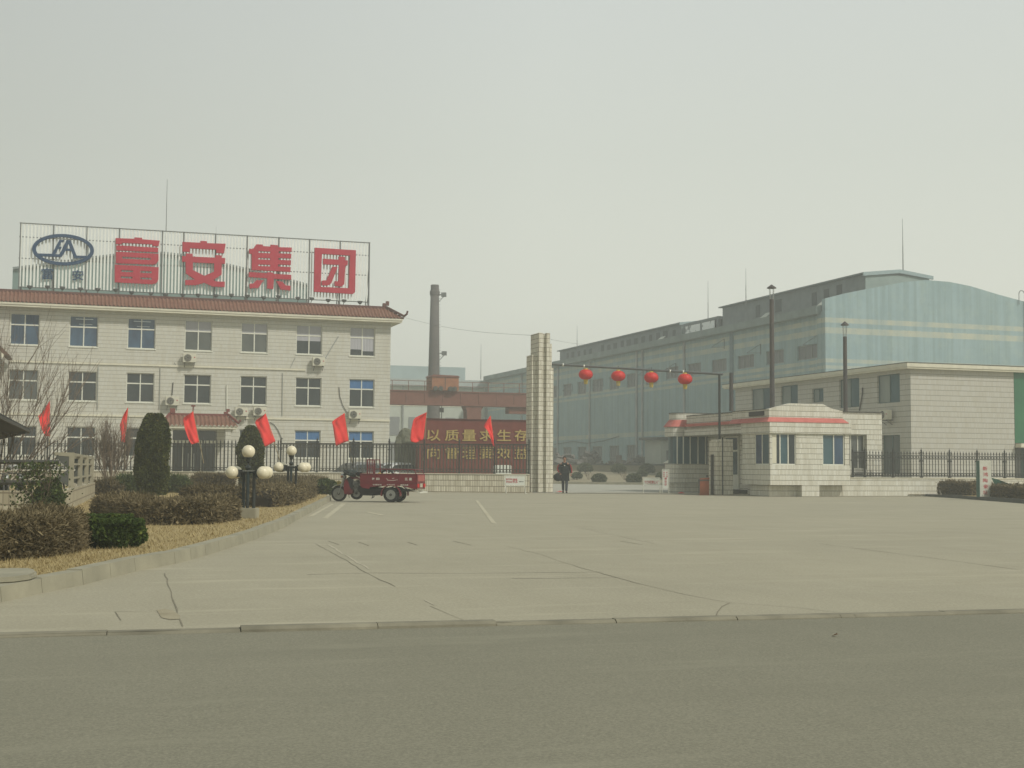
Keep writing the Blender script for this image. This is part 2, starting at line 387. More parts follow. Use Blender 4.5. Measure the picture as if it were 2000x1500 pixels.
# ------------------------------------------------------------------ foliage
def leaves(mb, n, point, size, rd, up=.3, twig=0.0, lng=1.0):
    T = mb.t if mb.t is not None else []
    vs = mb.v; fs = mb.f
    for _ in range(n):
        p, nr = point(rd)
        d = Vector((rd.gauss(0, 1), rd.gauss(0, 1), rd.gauss(0, 1) + up)).normalized()
        if nr is not None: d = (d + nr * .6).normalized()
        a = Vector((rd.gauss(0, 1), rd.gauss(0, 1), rd.gauss(0, 1))); a = d.cross(a).normalized()
        s = size * rd.uniform(.6, 1.3)
        if rd.random() < twig: L = s * 2.6; W = s * .16
        else: L = s * lng; W = s * .5
        k = len(vs); vs += [p - a * W, p + a * W, p + d * L + a * W * .6, p + d * L - a * W * .6]; fs.append((k, k + 1, k + 2, k + 3)); T.append(rd.random() ** 1.3)
    mb.t = T
def hedge(path, width, h, base, size, n, mat, core, name, label, cat, seed, twig=.4, rough=.10, group=None):
    # path: ground polyline (Vectors). Box-clipped hedge with uneven surface
    rd = random.Random(seed); segs = []; tot = 0
    for a, b in zip(path, path[1:]):
        L = (b - a).length; segs.append((tot, L, a, b)); tot += L
    def P(t):
        t = min(max(t, 0), tot)
        for k, (s0, L, a, b) in enumerate(segs):
            if t <= s0 + L + 1e-6:
                d = (b - a).normalized(); q = t - s0; R_ = min(1.2, L / 2)
                if q < R_ and k > 0: d = d.lerp((segs[k - 1][3] - segs[k - 1][2]).normalized(), .5 * (1 - q / R_)).normalized()
                if L - q < R_ and k < len(segs) - 1: d = d.lerp((segs[k + 1][3] - segs[k + 1][2]).normalized(), .5 * (1 - (L - q) / R_)).normalized()
                return a.lerp(b, q / L), d
        return segs[-1][3], (segs[-1][3] - segs[-1][2]).normalized()
    def wob(t, q): return 1 + rough * (math.sin(t * 3.1 + q) * .5 + math.sin(t * 7.7 + q * 2 + seed) * .3 + rd.uniform(-.5, .5))
    def point(rd):
        t = rd.uniform(-.12, tot + .12); c, d = P(min(max(t, 0), tot)); nrm = Vector((d.y, -d.x, 0))
        over = (t - min(max(t, 0), tot)); c = c + d * over
        endf = min(1, (min(t + .12, tot + .12 - t)) / (width * .4) + .35)
        f = rd.random(); top = f < .36
        W = width / 2 * endf ** .5; H = h * endf ** .35
        if top: x = rd.uniform(-W, W); z = H * wob(t, 0) * (1 - .18 * (abs(x) / W) ** 3) - rd.random() ** 2 * .08; nn = Vector((0, 0, 1))
        else:
            sd = 1 if rd.random() < .7 else -1
            z = H * rd.random() ** .8; x = sd * W * wob(t, 1.5) * (1 - .12 * (z / H) ** 4) - sd * rd.random() ** 2 * .12; nn = nrm * sd
        return Vector((c.x, c.y, base)) + nrm * x + Vector((0, 0, z)), nn
    th = thing(name, label, cat, Vector((path[0].x, path[0].y, base)), 0, group)
    mb = MB(); leaves(mb, n, point, size, rd, .5, twig); mb.build('foliage', mat, th, recalc=False, tone=True)
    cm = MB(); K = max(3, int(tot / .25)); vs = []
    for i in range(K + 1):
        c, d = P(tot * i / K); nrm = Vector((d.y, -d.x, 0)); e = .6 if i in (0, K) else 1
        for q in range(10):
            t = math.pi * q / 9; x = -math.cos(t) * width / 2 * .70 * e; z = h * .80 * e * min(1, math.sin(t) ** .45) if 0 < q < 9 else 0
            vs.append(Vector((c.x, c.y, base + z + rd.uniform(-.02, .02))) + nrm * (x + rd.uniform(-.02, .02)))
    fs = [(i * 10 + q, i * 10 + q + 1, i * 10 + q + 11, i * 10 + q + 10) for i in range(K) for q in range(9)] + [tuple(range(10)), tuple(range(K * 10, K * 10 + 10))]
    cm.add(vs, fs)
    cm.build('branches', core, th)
    return th
def blob(c, rx, ry, h, size, n, mat, core, name, label, cat, seed, prof=None, twig=0., group=None, lump=.12, trunk=None, zb=0.0):
    # bush or conical evergreen: profile radius factor over height
    rd = random.Random(seed); prof = prof or (lambda t: math.sqrt(max(0, 1 - (2 * t - 1) ** 2)) if t > .5 else (.75 + .5 * t))
    ph = [rd.uniform(0, 6.28) for _ in range(6)]
    def wob(a, t): return 1 + lump * (math.sin(3 * a + ph[0] + 5 * t) + math.sin(5 * a + ph[1] - 9 * t) * .7 + math.sin(2 * a + 17 * t + ph[2]) * .6)
    def point(rd):
        t = rd.random(); a = rd.uniform(0, 6.283); k = prof(t) * wob(a, t) * (1 - .22 * rd.random() ** 2.2)
        return Vector((c[0] + rx * k * math.cos(a), c[1] + ry * k * math.sin(a), c[2] + zb + h * t)), Vector((math.cos(a), math.sin(a), .4 + t))
    th = thing(name, label, cat, c, 0, group)
    mb = MB(); leaves(mb, n, point, size, rd, .8, twig); mb.build('foliage', mat, th, recalc=False, tone=True)
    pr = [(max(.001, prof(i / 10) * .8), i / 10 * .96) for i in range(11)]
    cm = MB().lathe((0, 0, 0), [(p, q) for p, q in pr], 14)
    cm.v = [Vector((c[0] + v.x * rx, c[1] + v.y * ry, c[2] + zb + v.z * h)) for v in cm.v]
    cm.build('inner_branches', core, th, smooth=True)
    if trunk: MB().tube(c, (c[0], c[1], c[2] + zb + .1), trunk, n=7).build('trunk', m_bark, th)
    return th
def twigs(mb, p, d, L, r, depth, rd, spread=.5, up=.15, nchild=3):
    steps = 3; q = p.copy(); dd = d.normalized()
    for i in range(steps):
        nd = (dd + Vector((rd.gauss(0, .13), rd.gauss(0, .13), rd.gauss(0, .1) + up * .3))).normalized()
        e = q + nd * (L / steps); mb.tube(q, e, r * (1 - i / steps * .4), r * (1 - (i + 1) / steps * .4), n=4 if depth < 2 else 6, cap=False)
        q = e; dd = nd
        if depth > 0:
            for _ in range(nchild if i else 1):
                cdv = (dd + Vector((rd.gauss(0, spread), rd.gauss(0, spread), rd.gauss(0, spread * .7) + up))).normalized()
                twigs(mb, q.copy(), cdv, L * rd.uniform(.45, .75), r * .5, depth - 1, rd, spread, up, nchild)

# ================================================================== GROUND
GZ = 0.14
def gz(px, py): return pz(px, py, GZ)
def ground_mat(name, c1, c2, c3, sc=.25, rough=.9, bump=.15, streak=.5, grain=(18, .25), dots=None):
    n = NB(name); P = n.n('ShaderNodeNewGeometry').outputs['Position']
    a = n.ramp(n.noise(sc, P, 6, rough=.62), .32, .68); b = n.ramp(n.noise(sc * 6, P, 6, (1, .35, 1), rough=.7), .40, .75, 0, streak)
    c = n.mix(a, c1, c2); c = n.mix(b, c, c3)
    g = n.ramp(n.noise(grain[0], P, 6, rough=.8), .3, .7, 0, 1)
    c = n.mix(n.math('MULTIPLY', g, grain[1]), c, tuple(k * .55 for k in c1))
    g2 = n.ramp(n.noise(grain[0] * 1.7, P, 3, rough=.8), .47, .60, 0, grain[1] * 1.1)
    c = n.mix(g2, c, tuple(min(1, k * 1.45) for k in c1))
    g3 = n.ramp(n.noise(grain[0] * 2.3, P, 3, rough=.8), .42, .56, grain[1] * 1.1, 0)
    c = n.mix(g3, c, tuple(k * .6 for k in c1))
    tr = n.ramp(n.noise(.55, P, 5, (.25, 1.6, 1), rough=.65), .52, .72, 0, .42)
    c = n.mix(tr, c, tuple(k * .80 for k in c1))
    tl = n.ramp(n.noise(.8, P, 5, (.3, 1.9, 1), rough=.65), .56, .74, 0, .75)
    c = n.mix(tl, c, tuple(min(1, k * 1.22) for k in c1))
    if dots:
        s = n.ramp(n.noise(.8, P, 8, rough=.75), .60, .74, 0, dots[1]); c = n.mix(s, c, dots[0])
    n.put(n.b.inputs['Base Color'], c); n.b.inputs['Roughness'].default_value = rough; n.b.inputs['Specular IOR Level'].default_value = .2
    n.bump(n.noise(grain[0] * 2, P, 4), bump, .01)
    return n.m
m_plaza = ground_mat('worn_concrete', (.375, .345, .25), (.325, .30, .22), (.43, .40, .30), dots=((.26, .235, .165), .6))
m_road = ground_mat('road_asphalt', (.225, .215, .157), (.265, .25, .183), (.295, .28, .21), .18, grain=(30, .42), streak=.4, dots=((.165, .165, .125), .5))
m_yard = ground_mat('yard_concrete', (.42, .41, .34), (.36, .35, .29), (.47, .45, .38), .3)
m_soil = ground_mat('dry_lawn_soil', (.40, .31, .15), (.33, .25, .125), (.50, .41, .22), .5, grain=(14, .5))
m_earth = ground_mat('dry_earth', (.33, .29, .19), (.26, .225, .15), (.38, .33, .22), .3, grain=(4, .5))
def sheet(name, pts, z, mat, z0=None):
    mb = MB()
    if z0 is None: mb.add([(p[0], p[1], z) for p in pts], [tuple(range(len(pts)))])
    else: mb.prism([(p[0], p[1], z0) for p in pts], (0, 0, z - z0))
    return mb.build(name, mat)
K0 = pz(0, 1240); K1 = pz(2000, 1193); KD = (K1 - K0).normalized(); KN = Vector((-KD.y, KD.x, 0))   # KN points away from the camera
g = struct(sheet("ground", [(-450, -150), (450, -150), (450, 520), (-450, 520)], -.13, m_earth))
A_, B_ = K0 - KD * 130, K1 + KD * 130
struct(sheet('road', [A_ - KN * 16, B_ - KN * 16, B_ + KN * .05, A_ + KN * .05], -.02, m_road))
pl = struct(sheet('plaza', [A_ + KN * .12, B_ + KN * .12, (150, 120), (150, 240), (-150, 240), (-150, 70)], 0.0, m_plaza, z0=-.125))
kb = MB(); t = -30.0; kr = random.Random(5)
while t < 30:
    L = kr.uniform(.92, 1.06); a = K0 + KD * t; b = K0 + KD * (t + L - .006); wob_ = kr.uniform(-.012, .006); o_ = kr.uniform(-.012, .012)
    hh = .012 if t < 5.5 else .002
    kb.prism([a + KN * (o_ - .03) + Vector((0, 0, -.12)), a + KN * (o_ - .012) + Vector((0, 0, hh + wob_ - .02)), a + KN * (o_ + .02) + Vector((0, 0, hh + wob_)), a + KN * .115 + Vector((0, 0, hh + wob_)), a + KN * .115 + Vector((0, 0, -.12))], b - a)
    t += L
struct(kb.build('road_kerb', M('dirty_kerb_stone', (.27, .25, .18), .95, col2=(.15, .14, .10), scale=2.2, detail=8, bump=.3)))
# slab joints, cracks and bay markings, thin sheets lying on the plaza
def strip(mb, pts, w, z=.004, jag=.02, rd=None, zf=pz):
    rd = rd or random.Random(1); P = []
    W = [zf(*p) for p in pts]
    for a, b in zip(W, W[1:]):
        n = max(1, int((b - a).length / .35))
        for i in range(n):
            q = a.lerp(b, i / n); d = (b - a).normalized(); P.append(q + Vector((-d.y, d.x, 0)) * rd.uniform(-jag, jag))
    P.append(W[-1]); vs = []; fs = []
    for i, q in enumerate(P):
        d = (P[min(i + 1, len(P) - 1)] - P[max(i - 1, 0)]).normalized(); nn = Vector((-d.y, d.x, 0)) * w / 2 * rd.uniform(.5, 1.3)
        vs += [(q + nn).xy[:] + (z,), (q - nn).xy[:] + (z,)]
        if i: k = 2 * i; fs.append((k - 2, k - 1, k + 1, k))
    mb.add(vs, fs)
m_joint = M('dirty_joint', (.25, .225, .16), .95, var=.35, scale=6)
m_jlight = M('pale_worn_joint', (.47, .43, .32), .95, var=.2, scale=3)
m_patch = M('broken_concrete_patch', (.27, .235, .155), .95, col2=(.36, .32, .22), scale=5, bump=.3, detail=8)
rj = random.Random(11); jm = MB()
for pts, ww in (([(1130, 1108), (1240, 1138), (1330, 1160), (1430, 1178), (1560, 1187), (1680, 1202)], .022), ([(1600, 1062), (1700, 1075), (1850, 1094), (2000, 1114), (2200, 1142)], .028),
                ([(616, 1062), (668, 1090), (718, 1121), (772, 1146)], .02), ([(985, 1066), (1055, 1083), (1130, 1108)], .014),
                ([(321, 1120), (333, 1150), (345, 1190), (357, 1224)], .022), ([(222, 1195), (300, 1196), (345, 1200)], .018), ([(224, 1196), (236, 1212)], .014),
                ([(700, 1059), (720, 1066)], .03), ([(795, 1059), (815, 1065)], .03), ([(885, 1057), (920, 1065)], .035), ([(640, 1057), (662, 1064)], .03),
                ([(1330, 1055), (1700, 1058), (1990, 1055)], .02), ([(1210, 1057), (1255, 1064)], .03),
                ([(0, 1240), (400, 1230), (690, 1223.5), (1000, 1216)], .012), ([(840, 1184), (880, 1200), (915, 1216)], .012), ([(1395, 1206), (1410, 1185), (1425, 1178)], .015),
                ([(420, 1122), (500, 1124), (600, 1120)], .010), ([(1350, 1176), (1240, 1178)], .012)):
    strip(jm, pts, ww * .5, .0035, .012, rj)
j = jm.build('joint', m_joint, pl)
jm = MB()
for pts, ww in (([(600, 1122), (720, 1119), (900, 1120), (1180, 1117)], .03), ([(640, 1064), (720, 1112)], .03), ([(700, 1016), (900, 1022)], .04), ([(650, 1008), (860, 1012)], .03), ([(1000, 1130), (1200, 1128)], .05), ([(1130, 1030), (1280, 1062)], .02), ([(832, 1172), (848, 1182)], .02)):
    strip(jm, pts, ww, .003, .02, rj)
jm.build('worn_joint', m_jlight, pl)
pm = MB(); cpt = [pz(x, y) for x, y in ((306, 1192), (322, 1190), (338, 1193), (352, 1203), (350, 1210), (332, 1211), (315, 1207))]
pm.add([(p.x, p.y, .004) for p in cpt], [tuple(range(len(cpt)))]); pm.build('broken_patch', m_patch, pl)
pm = MB()
for q in (((668, 983), (676, 984), (640, 1013), (630, 1012)), ((928, 977), (934, 978), (970, 1023), (960, 1022)), ((646, 985), (652, 985), (612, 1008), (600, 1010)), ((712, 1000), (722, 1000), (752, 1006), (744, 1007))):
    pm.add([(pz(*p).x, pz(*p).y, .005) for p in q], [(0, 1, 2, 3)])
pm.build('bay_marking', M('worn_white_line', (.50, .47, .35), .9, col2=(.40, .36, .25), scale=4, thr=(.35, .6)), pl)
# yard behind the gate
yd = [pz(1040, 962.5), pz(1500, 962.5), gd(1420, 118), gd(1040, 108)]
struct(sheet('yard_road', yd, .004, m_yard))
# left garden bed with its kerb
KP = [(-160, 1206), (-60, 1192), (0, 1176), (80, 1158), (160, 1142), (262, 1116), (340, 1101), (400, 1085), (450, 1069), (493, 1055), (550, 1032), (595, 1007), (625, 990), (646, 978)]
KW = [pz(*p) for p in KP]
def offs(P, d):
    o = []
    for i, q in enumerate(P):
        t_ = (P[min(i + 1, len(P) - 1)] - P[max(i - 1, 0)]).normalized(); o.append(q + Vector((-t_.y, t_.x, 0)) * d)
    return o
KI = offs(KW, .16)
wl = [gd(640, 66.0), gd(300, 67.6), gd(-60, 69.4), gd(-260, 70)]
bed = KI + wl + [gd(-400, 40), gd(-500, 12)]
struct(sheet('dry_lawn', bed, GZ - .01, m_soil, z0=-.02))
km = MB(); rk = random.Random(2)
for i, (a, b) in enumerate(zip(KW, KW[1:])):
    ai, bi = KI[i], KI[i + 1]; L = (b - a).length; n_ = max(1, round(L / 1.0))
    for k in range(n_):
        p = a.lerp(b, k / n_); q = a.lerp(b, (k + 1) / n_ - .012 / max(L / n_, .1) / n_); r_ = ai.lerp(bi, k / n_); s_ = ai.lerp(bi, (k + 1) / n_)
        z_ = .15 + rk.uniform(-.008, .008)
        if i < 3: z_ = .135
        m_ = (p + q) / 2
        e = (p - r_).normalized() * .02
        km.add([(p.x + e.x, p.y + e.y, -.02), (q.x + e.x, q.y + e.y, -.02), (q.x, q.y, z_), (p.x, p.y, z_), (r_.x, r_.y, z_), (s_.x, s_.y, z_), (r_.x, r_.y, -.02), (s_.x, s_.y, -.02)],
               [(0, 1, 2, 3), (3, 2, 5, 4), (4, 5, 7, 6), (0, 3, 4, 6), (1, 7, 5, 2), (0, 6, 7, 1)])
struct(km.build('garden_kerb', m_conc))
sl_ = MB(); sp = [pz(x, y, .19) for x, y in ((-60, 1112), (20, 1109), (58, 1109), (71, 1112), (72, 1117), (60, 1122), (30, 1126), (-60, 1131))]
sl_.prism([(p.x, p.y, .125) for p in sp], (0, 0, .065))
tag(sl_.build('concrete_slab', m_conc, bevel=.02), 'rounded concrete slab lying at the near corner of the dry lawn', 'slab')
# dry grass tufts
def inpoly(x, y, P):
    c = False; j = len(P) - 1
    for i in range(len(P)):
        if ((P[i].y > y) != (P[j].y > y)) and x < (P[j].x - P[i].x) * (y - P[i].y) / (P[j].y - P[i].y) + P[i].x: c = not c
        j = i
    return c
gm = MB(); rg = random.Random(21); BEDI = offs(KI, .03) + wl + [gd(-400, 40), gd(-500, 12)]
cnt = 0; gm.t = []
while cnt < 60000:
    x = rg.uniform(-60, 660); y = 955 + 190 * rg.random() ** 1.1
    p = pz(x, y, GZ)
    if not inpoly(p.x, p.y, BEDI): continue
    cnt += 1; D = (p - CAM).length; s = rg.uniform(.02, .05) * (1 + D / 45)
    h = s * rg.uniform(.3, 1.1)
    a = rg.uniform(0, 6.28); dx, dy = math.cos(a), math.sin(a); w_ = .0016 * (1 + D / 12); lean = rg.uniform(.2, 1.4)
    k = len(gm.v); P0 = Vector((p.x, p.y, GZ - .012))
    gm.v += [P0 + Vector((dy, -dx, 0)) * w_, P0 - Vector((dy, -dx, 0)) * w_, P0 + Vector((dx * s * lean, dy * s * lean, h))]
    gm.f.append((k, k + 1, k + 2)); gm.t.append(rg.random())
stuff(gm.build('grass', l_grass, recalc=False, tone=True), 'short dry straw-coloured grass covering the left garden bed', 'grass')

# ================================================================== OFFICE BUILDING
VF = 88.2
off = thing('office_building', 'long three-storey white tiled office block with red tiled eave and rooftop sign', 'building', (8.8, VF, 0))
WC = [-2.61, .90, 4.43, 8.00, 11.61, 15.23, 18.84]; WR = [(1.76, 3.60), (5.23, 7.11), (8.67, 10.63)]
U0, U1 = -17.0, 20.78
def wallgrid(mb, u0, u1, z0, z1, v, openings, th=.3):
    # wall on plane y=v with rectangular openings (u0,u1,z0,z1), reveals of depth th
    us = sorted(set([u0, u1] + [a for o in openings for a in o[:2]])); zs = sorted(set([z0, z1] + [a for o in openings for a in o[2:4]]))
    for a, b in zip(us, us[1:]):
        for c, d in zip(zs, zs[1:]):
            if any(o[0] <= a and b <= o[1] and o[2] <= c and d <= o[3] for o in openings): continue
            mb.quad((a, v, c), (b, v, c), (b, v, d), (a, v, d))
    for a, b, c, d in openings:
        mb.quad((a, v, c), (a, v + th, c), (a, v + th, d), (a, v, d)); mb.quad((b, v, c), (b, v, d), (b, v + th, d), (b, v + th, c))
        mb.quad((a, v, c), (b, v, c), (b, v + th, c), (a, v + th, c)); mb.quad((a, v, d), (a, v + th, d), (b, v + th, d), (b, v, d))
def uwall(mb, v0, v1, z0, z1, u, openings, th=.25):   # wall on plane x=u facing -x
    ys = sorted(set([v0, v1] + [a for o in openings for a in o[:2]])); zs = sorted(set([z0, z1] + [a for o in openings for a in o[2:4]]))
    for a, b in zip(ys, ys[1:]):
        for c, d in zip(zs, zs[1:]):
            if any(o[0] <= a and b <= o[1] and o[2] <= c and d <= o[3] for o in openings): continue
            mb.quad((u, a, c), (u, a, d), (u, b, d), (u, b, c))
    for a, b, c, d in openings:
        for q in (((u, a, c), (u + th, a, c), (u + th, a, d), (u, a, d)), ((u, b, c), (u, b, d), (u + th, b, d), (u + th, b, c)),
                  ((u, a, c), (u, b, c), (u + th, b, c), (u + th, a, c)), ((u, a, d), (u + th, a, d), (u + th, b, d), (u, b, d))): mb.quad(*q)
ops = []; wins = []
for r_, (z0, z1) in enumerate(WR):
    for c_ in range(-4, 7):
        uc = WC[c_] if c_ >= 0 else WC[0] + 3.56 * c_
        if r_ == 0 and c_ in (3,): continue
        ops.append((uc - .865, uc + .865, z0, z1)); wins.append((uc, z0, z1, r_, c_))
PO = (6.15, 9.3, .35, 3.55)   # glazed entrance
ops.append(PO)
mb = MB(); wallgrid(mb, U0, U1, 0, 10.98, VF, ops, .30)
mb.box(U0, U1, VF + .302, VF + 14, 0, 10.98)
wall = mb.build('wall', m_office, off, recalc=False)
fm = MB()
fm.box(U0, U1, VF - .07, VF - .002, 4.28, 4.40); fm.box(-3.5, 15.0, VF - .07, VF - .002, 7.56, 7.68)
fm.build('string_course', m_cream, off)
fm = MB(); fm.box(U0, U1 + .62, VF - .68, VF + 14.6, 10.98, 11.10); fm.box(U0, U1 + .66, VF - .73, VF + 14.65, 11.102, 11.22)
fm.build('cornice', m_cream, off)
def tilestrip(mb, u0, u1, v0, z0, v1, z1, pitch=.235, hip0=0, hip1=0, sub=6, amp=.045):
    # sloping roof face with barrel tile relief running along u; hips shorten the upper edge
    n_ = int((u1 - u0) / pitch) * sub; T = []
    for i in range(n_ + 1):
        t_ = i / n_; uu = u0 + (u1 - u0) * t_; k = (i % sub) / sub; hgt = amp * (math.sin(2 * math.pi * k))
        ut = min(max(uu, u0 + hip0), u1 - hip1)
        fb = 0.0
        if uu > u1 - hip1 and hip1: fb = (uu - (u1 - hip1)) / hip1
        if uu < u0 + hip0 and hip0: fb = (u0 + hip0 - uu) / hip0
        vt, zt = v1 + (v0 - v1) * fb, z1 + (z0 - z1) * fb
        T.append(((uu, v0 - hgt * .4, z0 + hgt), (uu, v0 + (vt - v0) * .5, z0 + (zt - z0) * .46 + hgt), (uu, vt, zt + hgt)))
    vs = [p for r_ in T for p in r_]; fs = []
    for i in range(n_): fs += [(3 * i, 3 * i + 3, 3 * i + 4, 3 * i + 1), (3 * i + 1, 3 * i + 4, 3 * i + 5, 3 * i + 2)]
    mb.add(vs, fs)
rm = MB(); tilestrip(rm, U0, U1 + .72, VF - .76, 11.27, VF + .25, 12.02, hip1=1.0)
tilestrip(rm, U0, U1 + .72, VF - .70, 11.22, VF - .69, 11.30)
# hipped return on the right-hand end
n0 = len(rm.v); rr = MB(); tilestrip(rr, 0, 14.0, -.76, 11.27, .25, 12.02, hip0=1.0, sub=4)
rm.add([(U1 - v.y, VF - .76 + v.x, v.z) for v in rr.v], rr.f)
rm.build('tiled_eave', m_rooftile, off, recalc=False)
rc = MB(); rc.box(U0, U1 - .28, VF + .20, VF + .36, 11.98, 12.14)
rc.bar((U1 - .3, VF + .26, 12.12), (U1 + .72, VF - .74, 11.42), .15, .14)
rc.box(U1 - .52, U1 - .30, VF + .18, VF + .38, 12.142, 12.36); rc.box(U1 - .30, U1 - .10, VF + .16, VF + .34, 12.20, 12.50)
rc.bar((U1 + .72, VF - .74, 11.40), (U1 + .90, VF - .92, 11.56), .12, .10); rc.bar((U1 + .88, VF - .90, 11.54), (U1 + .93, VF - .95, 11.76), .10, .09)
rc.build('ridge', M('dark_ridge_tile', (.13, .05, .038), .7, var=.3), off)
mb = MB().box(U0, U1 - .3, VF + .37, VF + 13.6, 11.102, 11.7); mb.build('flat_roof', m_cream, off)
KIND = {(2, 0): 'bc', (2, 1): 'tube', (2, 2): 'tube', (2, 3): 'wt', (2, 4): 'wt', (2, 5): 'wm', (2, 6): 'wl', (1, 6): 'bt', (1, 0): 'gr', (0, 5): 'bt', (0, 6): 'bt', (1, 3): 'd', (1, 4): 'd'}
m_tubel = M('ceiling_light_tube', (.62, .70, .72), .5, var=.05)
def cross_window(uc, z0, z1, kind, v=VF + .12, w=1.73, split=.36):
    a, b = uc - w / 2, uc + w / 2; f = MB(); t_ = .055
    f.box(a, a + t_, v, v + .08, z0, z1); f.box(b - t_, b, v, v + .08, z0, z1); f.box(a + t_, b - t_, v, v + .08, z0, z0 + t_); f.box(a + t_, b - t_, v, v + .08, z1 - t_, z1)
    zs = z1 - (z1 - z0) * split; f.box(a + t_, b - t_, v - .01, v + .08, zs - .04, zs + .04)
    f.box(uc - .035, uc + .035, v - .005, v + .07, z0 + t_, zs - .04); f.box(uc - .03, uc + .03, v - .005, v + .07, zs + .04, z1 - t_)
    f.box(a - .05, b + .05, v - .17, v - .002, z0 - .07, z0 - .002)
    win = f.build('window', m_white, off)
    gm_ = g_blue if kind in ('bc', 'tube') else (g_grey if kind in ('wt', 'gr') else g_dark)
    MB().box(a + t_ + .002, b - t_ - .002, v + .03, v + .045, z0 + t_ + .002, z1 - t_ - .002).build('pane', gm_, win)
    def blind(x0, x1, q0, q1, m): 
        nseg = 10; vs = []; fs = []
        for i in range(nseg + 1):
            x = x0 + (x1 - x0) * i / nseg; y = v + .022 + .006 * math.sin(i * 2.4)
            vs += [(x, y, q0), (x, y, q1)]
            if i: fs.append((2 * i - 2, 2 * i, 2 * i + 1, 2 * i - 1))
        MB().add(vs, fs).build('curtain', m, win, recalc=False)
    A, B = a + t_ + .01, b - t_ - .01
    if kind == 'bt': blind(A, B, zs + .045, z1 - t_ - .01, m_curt_b)
    if kind == 'wt' or kind == 'wm' or kind == 'wl': blind(A, B, zs + .045, z1 - t_ - .01, m_curt_w)
    if kind == 'wm': blind(A, B, zs - .35, zs - .045, m_curt_w)
    if kind == 'wl': blind(A, uc - .04, z0 + .45, zs - .045, m_curt_w); blind(uc + .04, B, z0 + .35, zs - .045, m_curt_w)
    if kind == 'tube':
        m = MB(); m.box(uc - .5, uc + .55, v + .016, v + .027, z1 - .22, z1 - .18); m.box(uc - .3, uc + .5, v + .016, v + .027, z1 - .54, z1 - .51)
        m.build('light_tube', m_tubel, win)
    if kind == 'bc': blind(A + .05, uc - .06, z0 + .25, zs - .06, M('dim_blue_curtain', (.05, .085, .13), .8, var=.4, stretch=(8, 8, .5))); blind(uc + .06, B - .05, zs + .05, z1 - t_ - .02, M('dim_blue_curtain', (.05, .09, .15), .8, var=.4, stretch=(8, 8, .5)))
for uc, z0, z1, r_, c_ in wins:
    cross_window(uc, z0, z1, KIND.get((r_, c_), 'd'))
# entrance glazing
f = MB(); v = VF + .1; a, b, z0, z1 = PO; f.box(a, b, v, v + .1, 2.66, 2.84); f.box(a, a + .07, v, v + .1, z0, 2.658); f.box(b - .07, b, v, v + .1, z0, 2.658); f.box(a, b, v, v + .1, z1 - .06, z1)
f.box(7.15, 7.2, v, v + .1, z0, 2.658); f.box(7.7, 7.75, v, v + .1, z0, 2.658); f.box(8.3, 8.35, v, v + .1, z0, 2.658)
dr = f.build('entrance_door', m_white, off); MB().box(a + .072, b - .072, v + .04, v + .06, z0, z1 - .062).build('pane', g_dark, dr)
h = MB(); h.box(7.5, 7.54, v - .05, v - .003, 1.0, 2.0); h.box(7.86, 7.9, v - .05, v - .003, 1.0, 2.0); h.build('door_handle', m_chrome, dr)
# porch
p = MB(); p.box(5.75, 10.35, 85.95, VF - .003, 3.55, 3.72); p.build('porch_slab', m_cream, off)
p = MB(); tilestrip(p, 5.7, 10.4, 85.85, 3.74, 86.6, 4.42, hip0=.5, hip1=.6, pitch=.26, amp=.05)
p.build('porch_roof', m_rooftile, off, recalc=False)
p = MB(); p.box(6.1, 9.85, 86.55, 86.72, 4.38, 4.52); p.bar((9.8, 86.6, 4.5), (10.4, 85.9, 3.92), .12, .12); p.bar((10.38, 85.9, 3.92), (10.52, 85.78, 4.12), .1, .1); p.bar((6.2, 86.6, 4.5), (5.7, 85.9, 3.9), .12, .12)
p.box(6.2, 6.5, 86.5, 86.74, 4.522, 4.82); p.box(9.55, 9.8, 86.5, 86.74, 4.522, 4.66); p.box(9.7, 9.9, 86.5, 86.7, 4.662, 4.84)
p.box(7.5, 7.75, 86.5, 86.7, 4.95, 5.05); p.box(7.58, 7.66, 86.56, 86.66, 4.522, 4.95)
p.build('porch_ridge', M('porch_ridge_tile', (.20, .05, .04), .7, var=.3), off)
for ua in (6.02, 9.62):
    MB().box(ua, ua + .34, 86.1, 86.44, 0, 3.548).build('porch_column', m_office, off)
# hanging hoses and conduits on the facade
def onf(px, py, d=.05): return pv(px, py, VF - d)
for pts, r_, m in (([(661, 657), (634, 702)], .028, m_pipe), ([(577, 698), (567, 718)], .018, m_pipe), ([(662, 756), (664, 775), (670, 793), (677, 804), (681, 806)], .022, m_irond),
                   ([(338, 747), (336, 772)], .03, m_irond), ([(443, 752), (443, 800)], .045, m_white), ([(527, 825), (535, 829), (543, 840), (550, 856), (553, 857)], .022, m_irond),
                   ([(340, 708), (344, 714), (352, 717), (360, 713)], .015, m_irond), ([(552, 728), (551, 812)], .02, m_pipe), ([(192, 715), (190, 800)], .02, m_pipe), ([(313, 718), (311, 800)], .02, m_pipe)):
    MB().path([onf(*q) for q in pts], r_, 5).build('conduit', m, off)

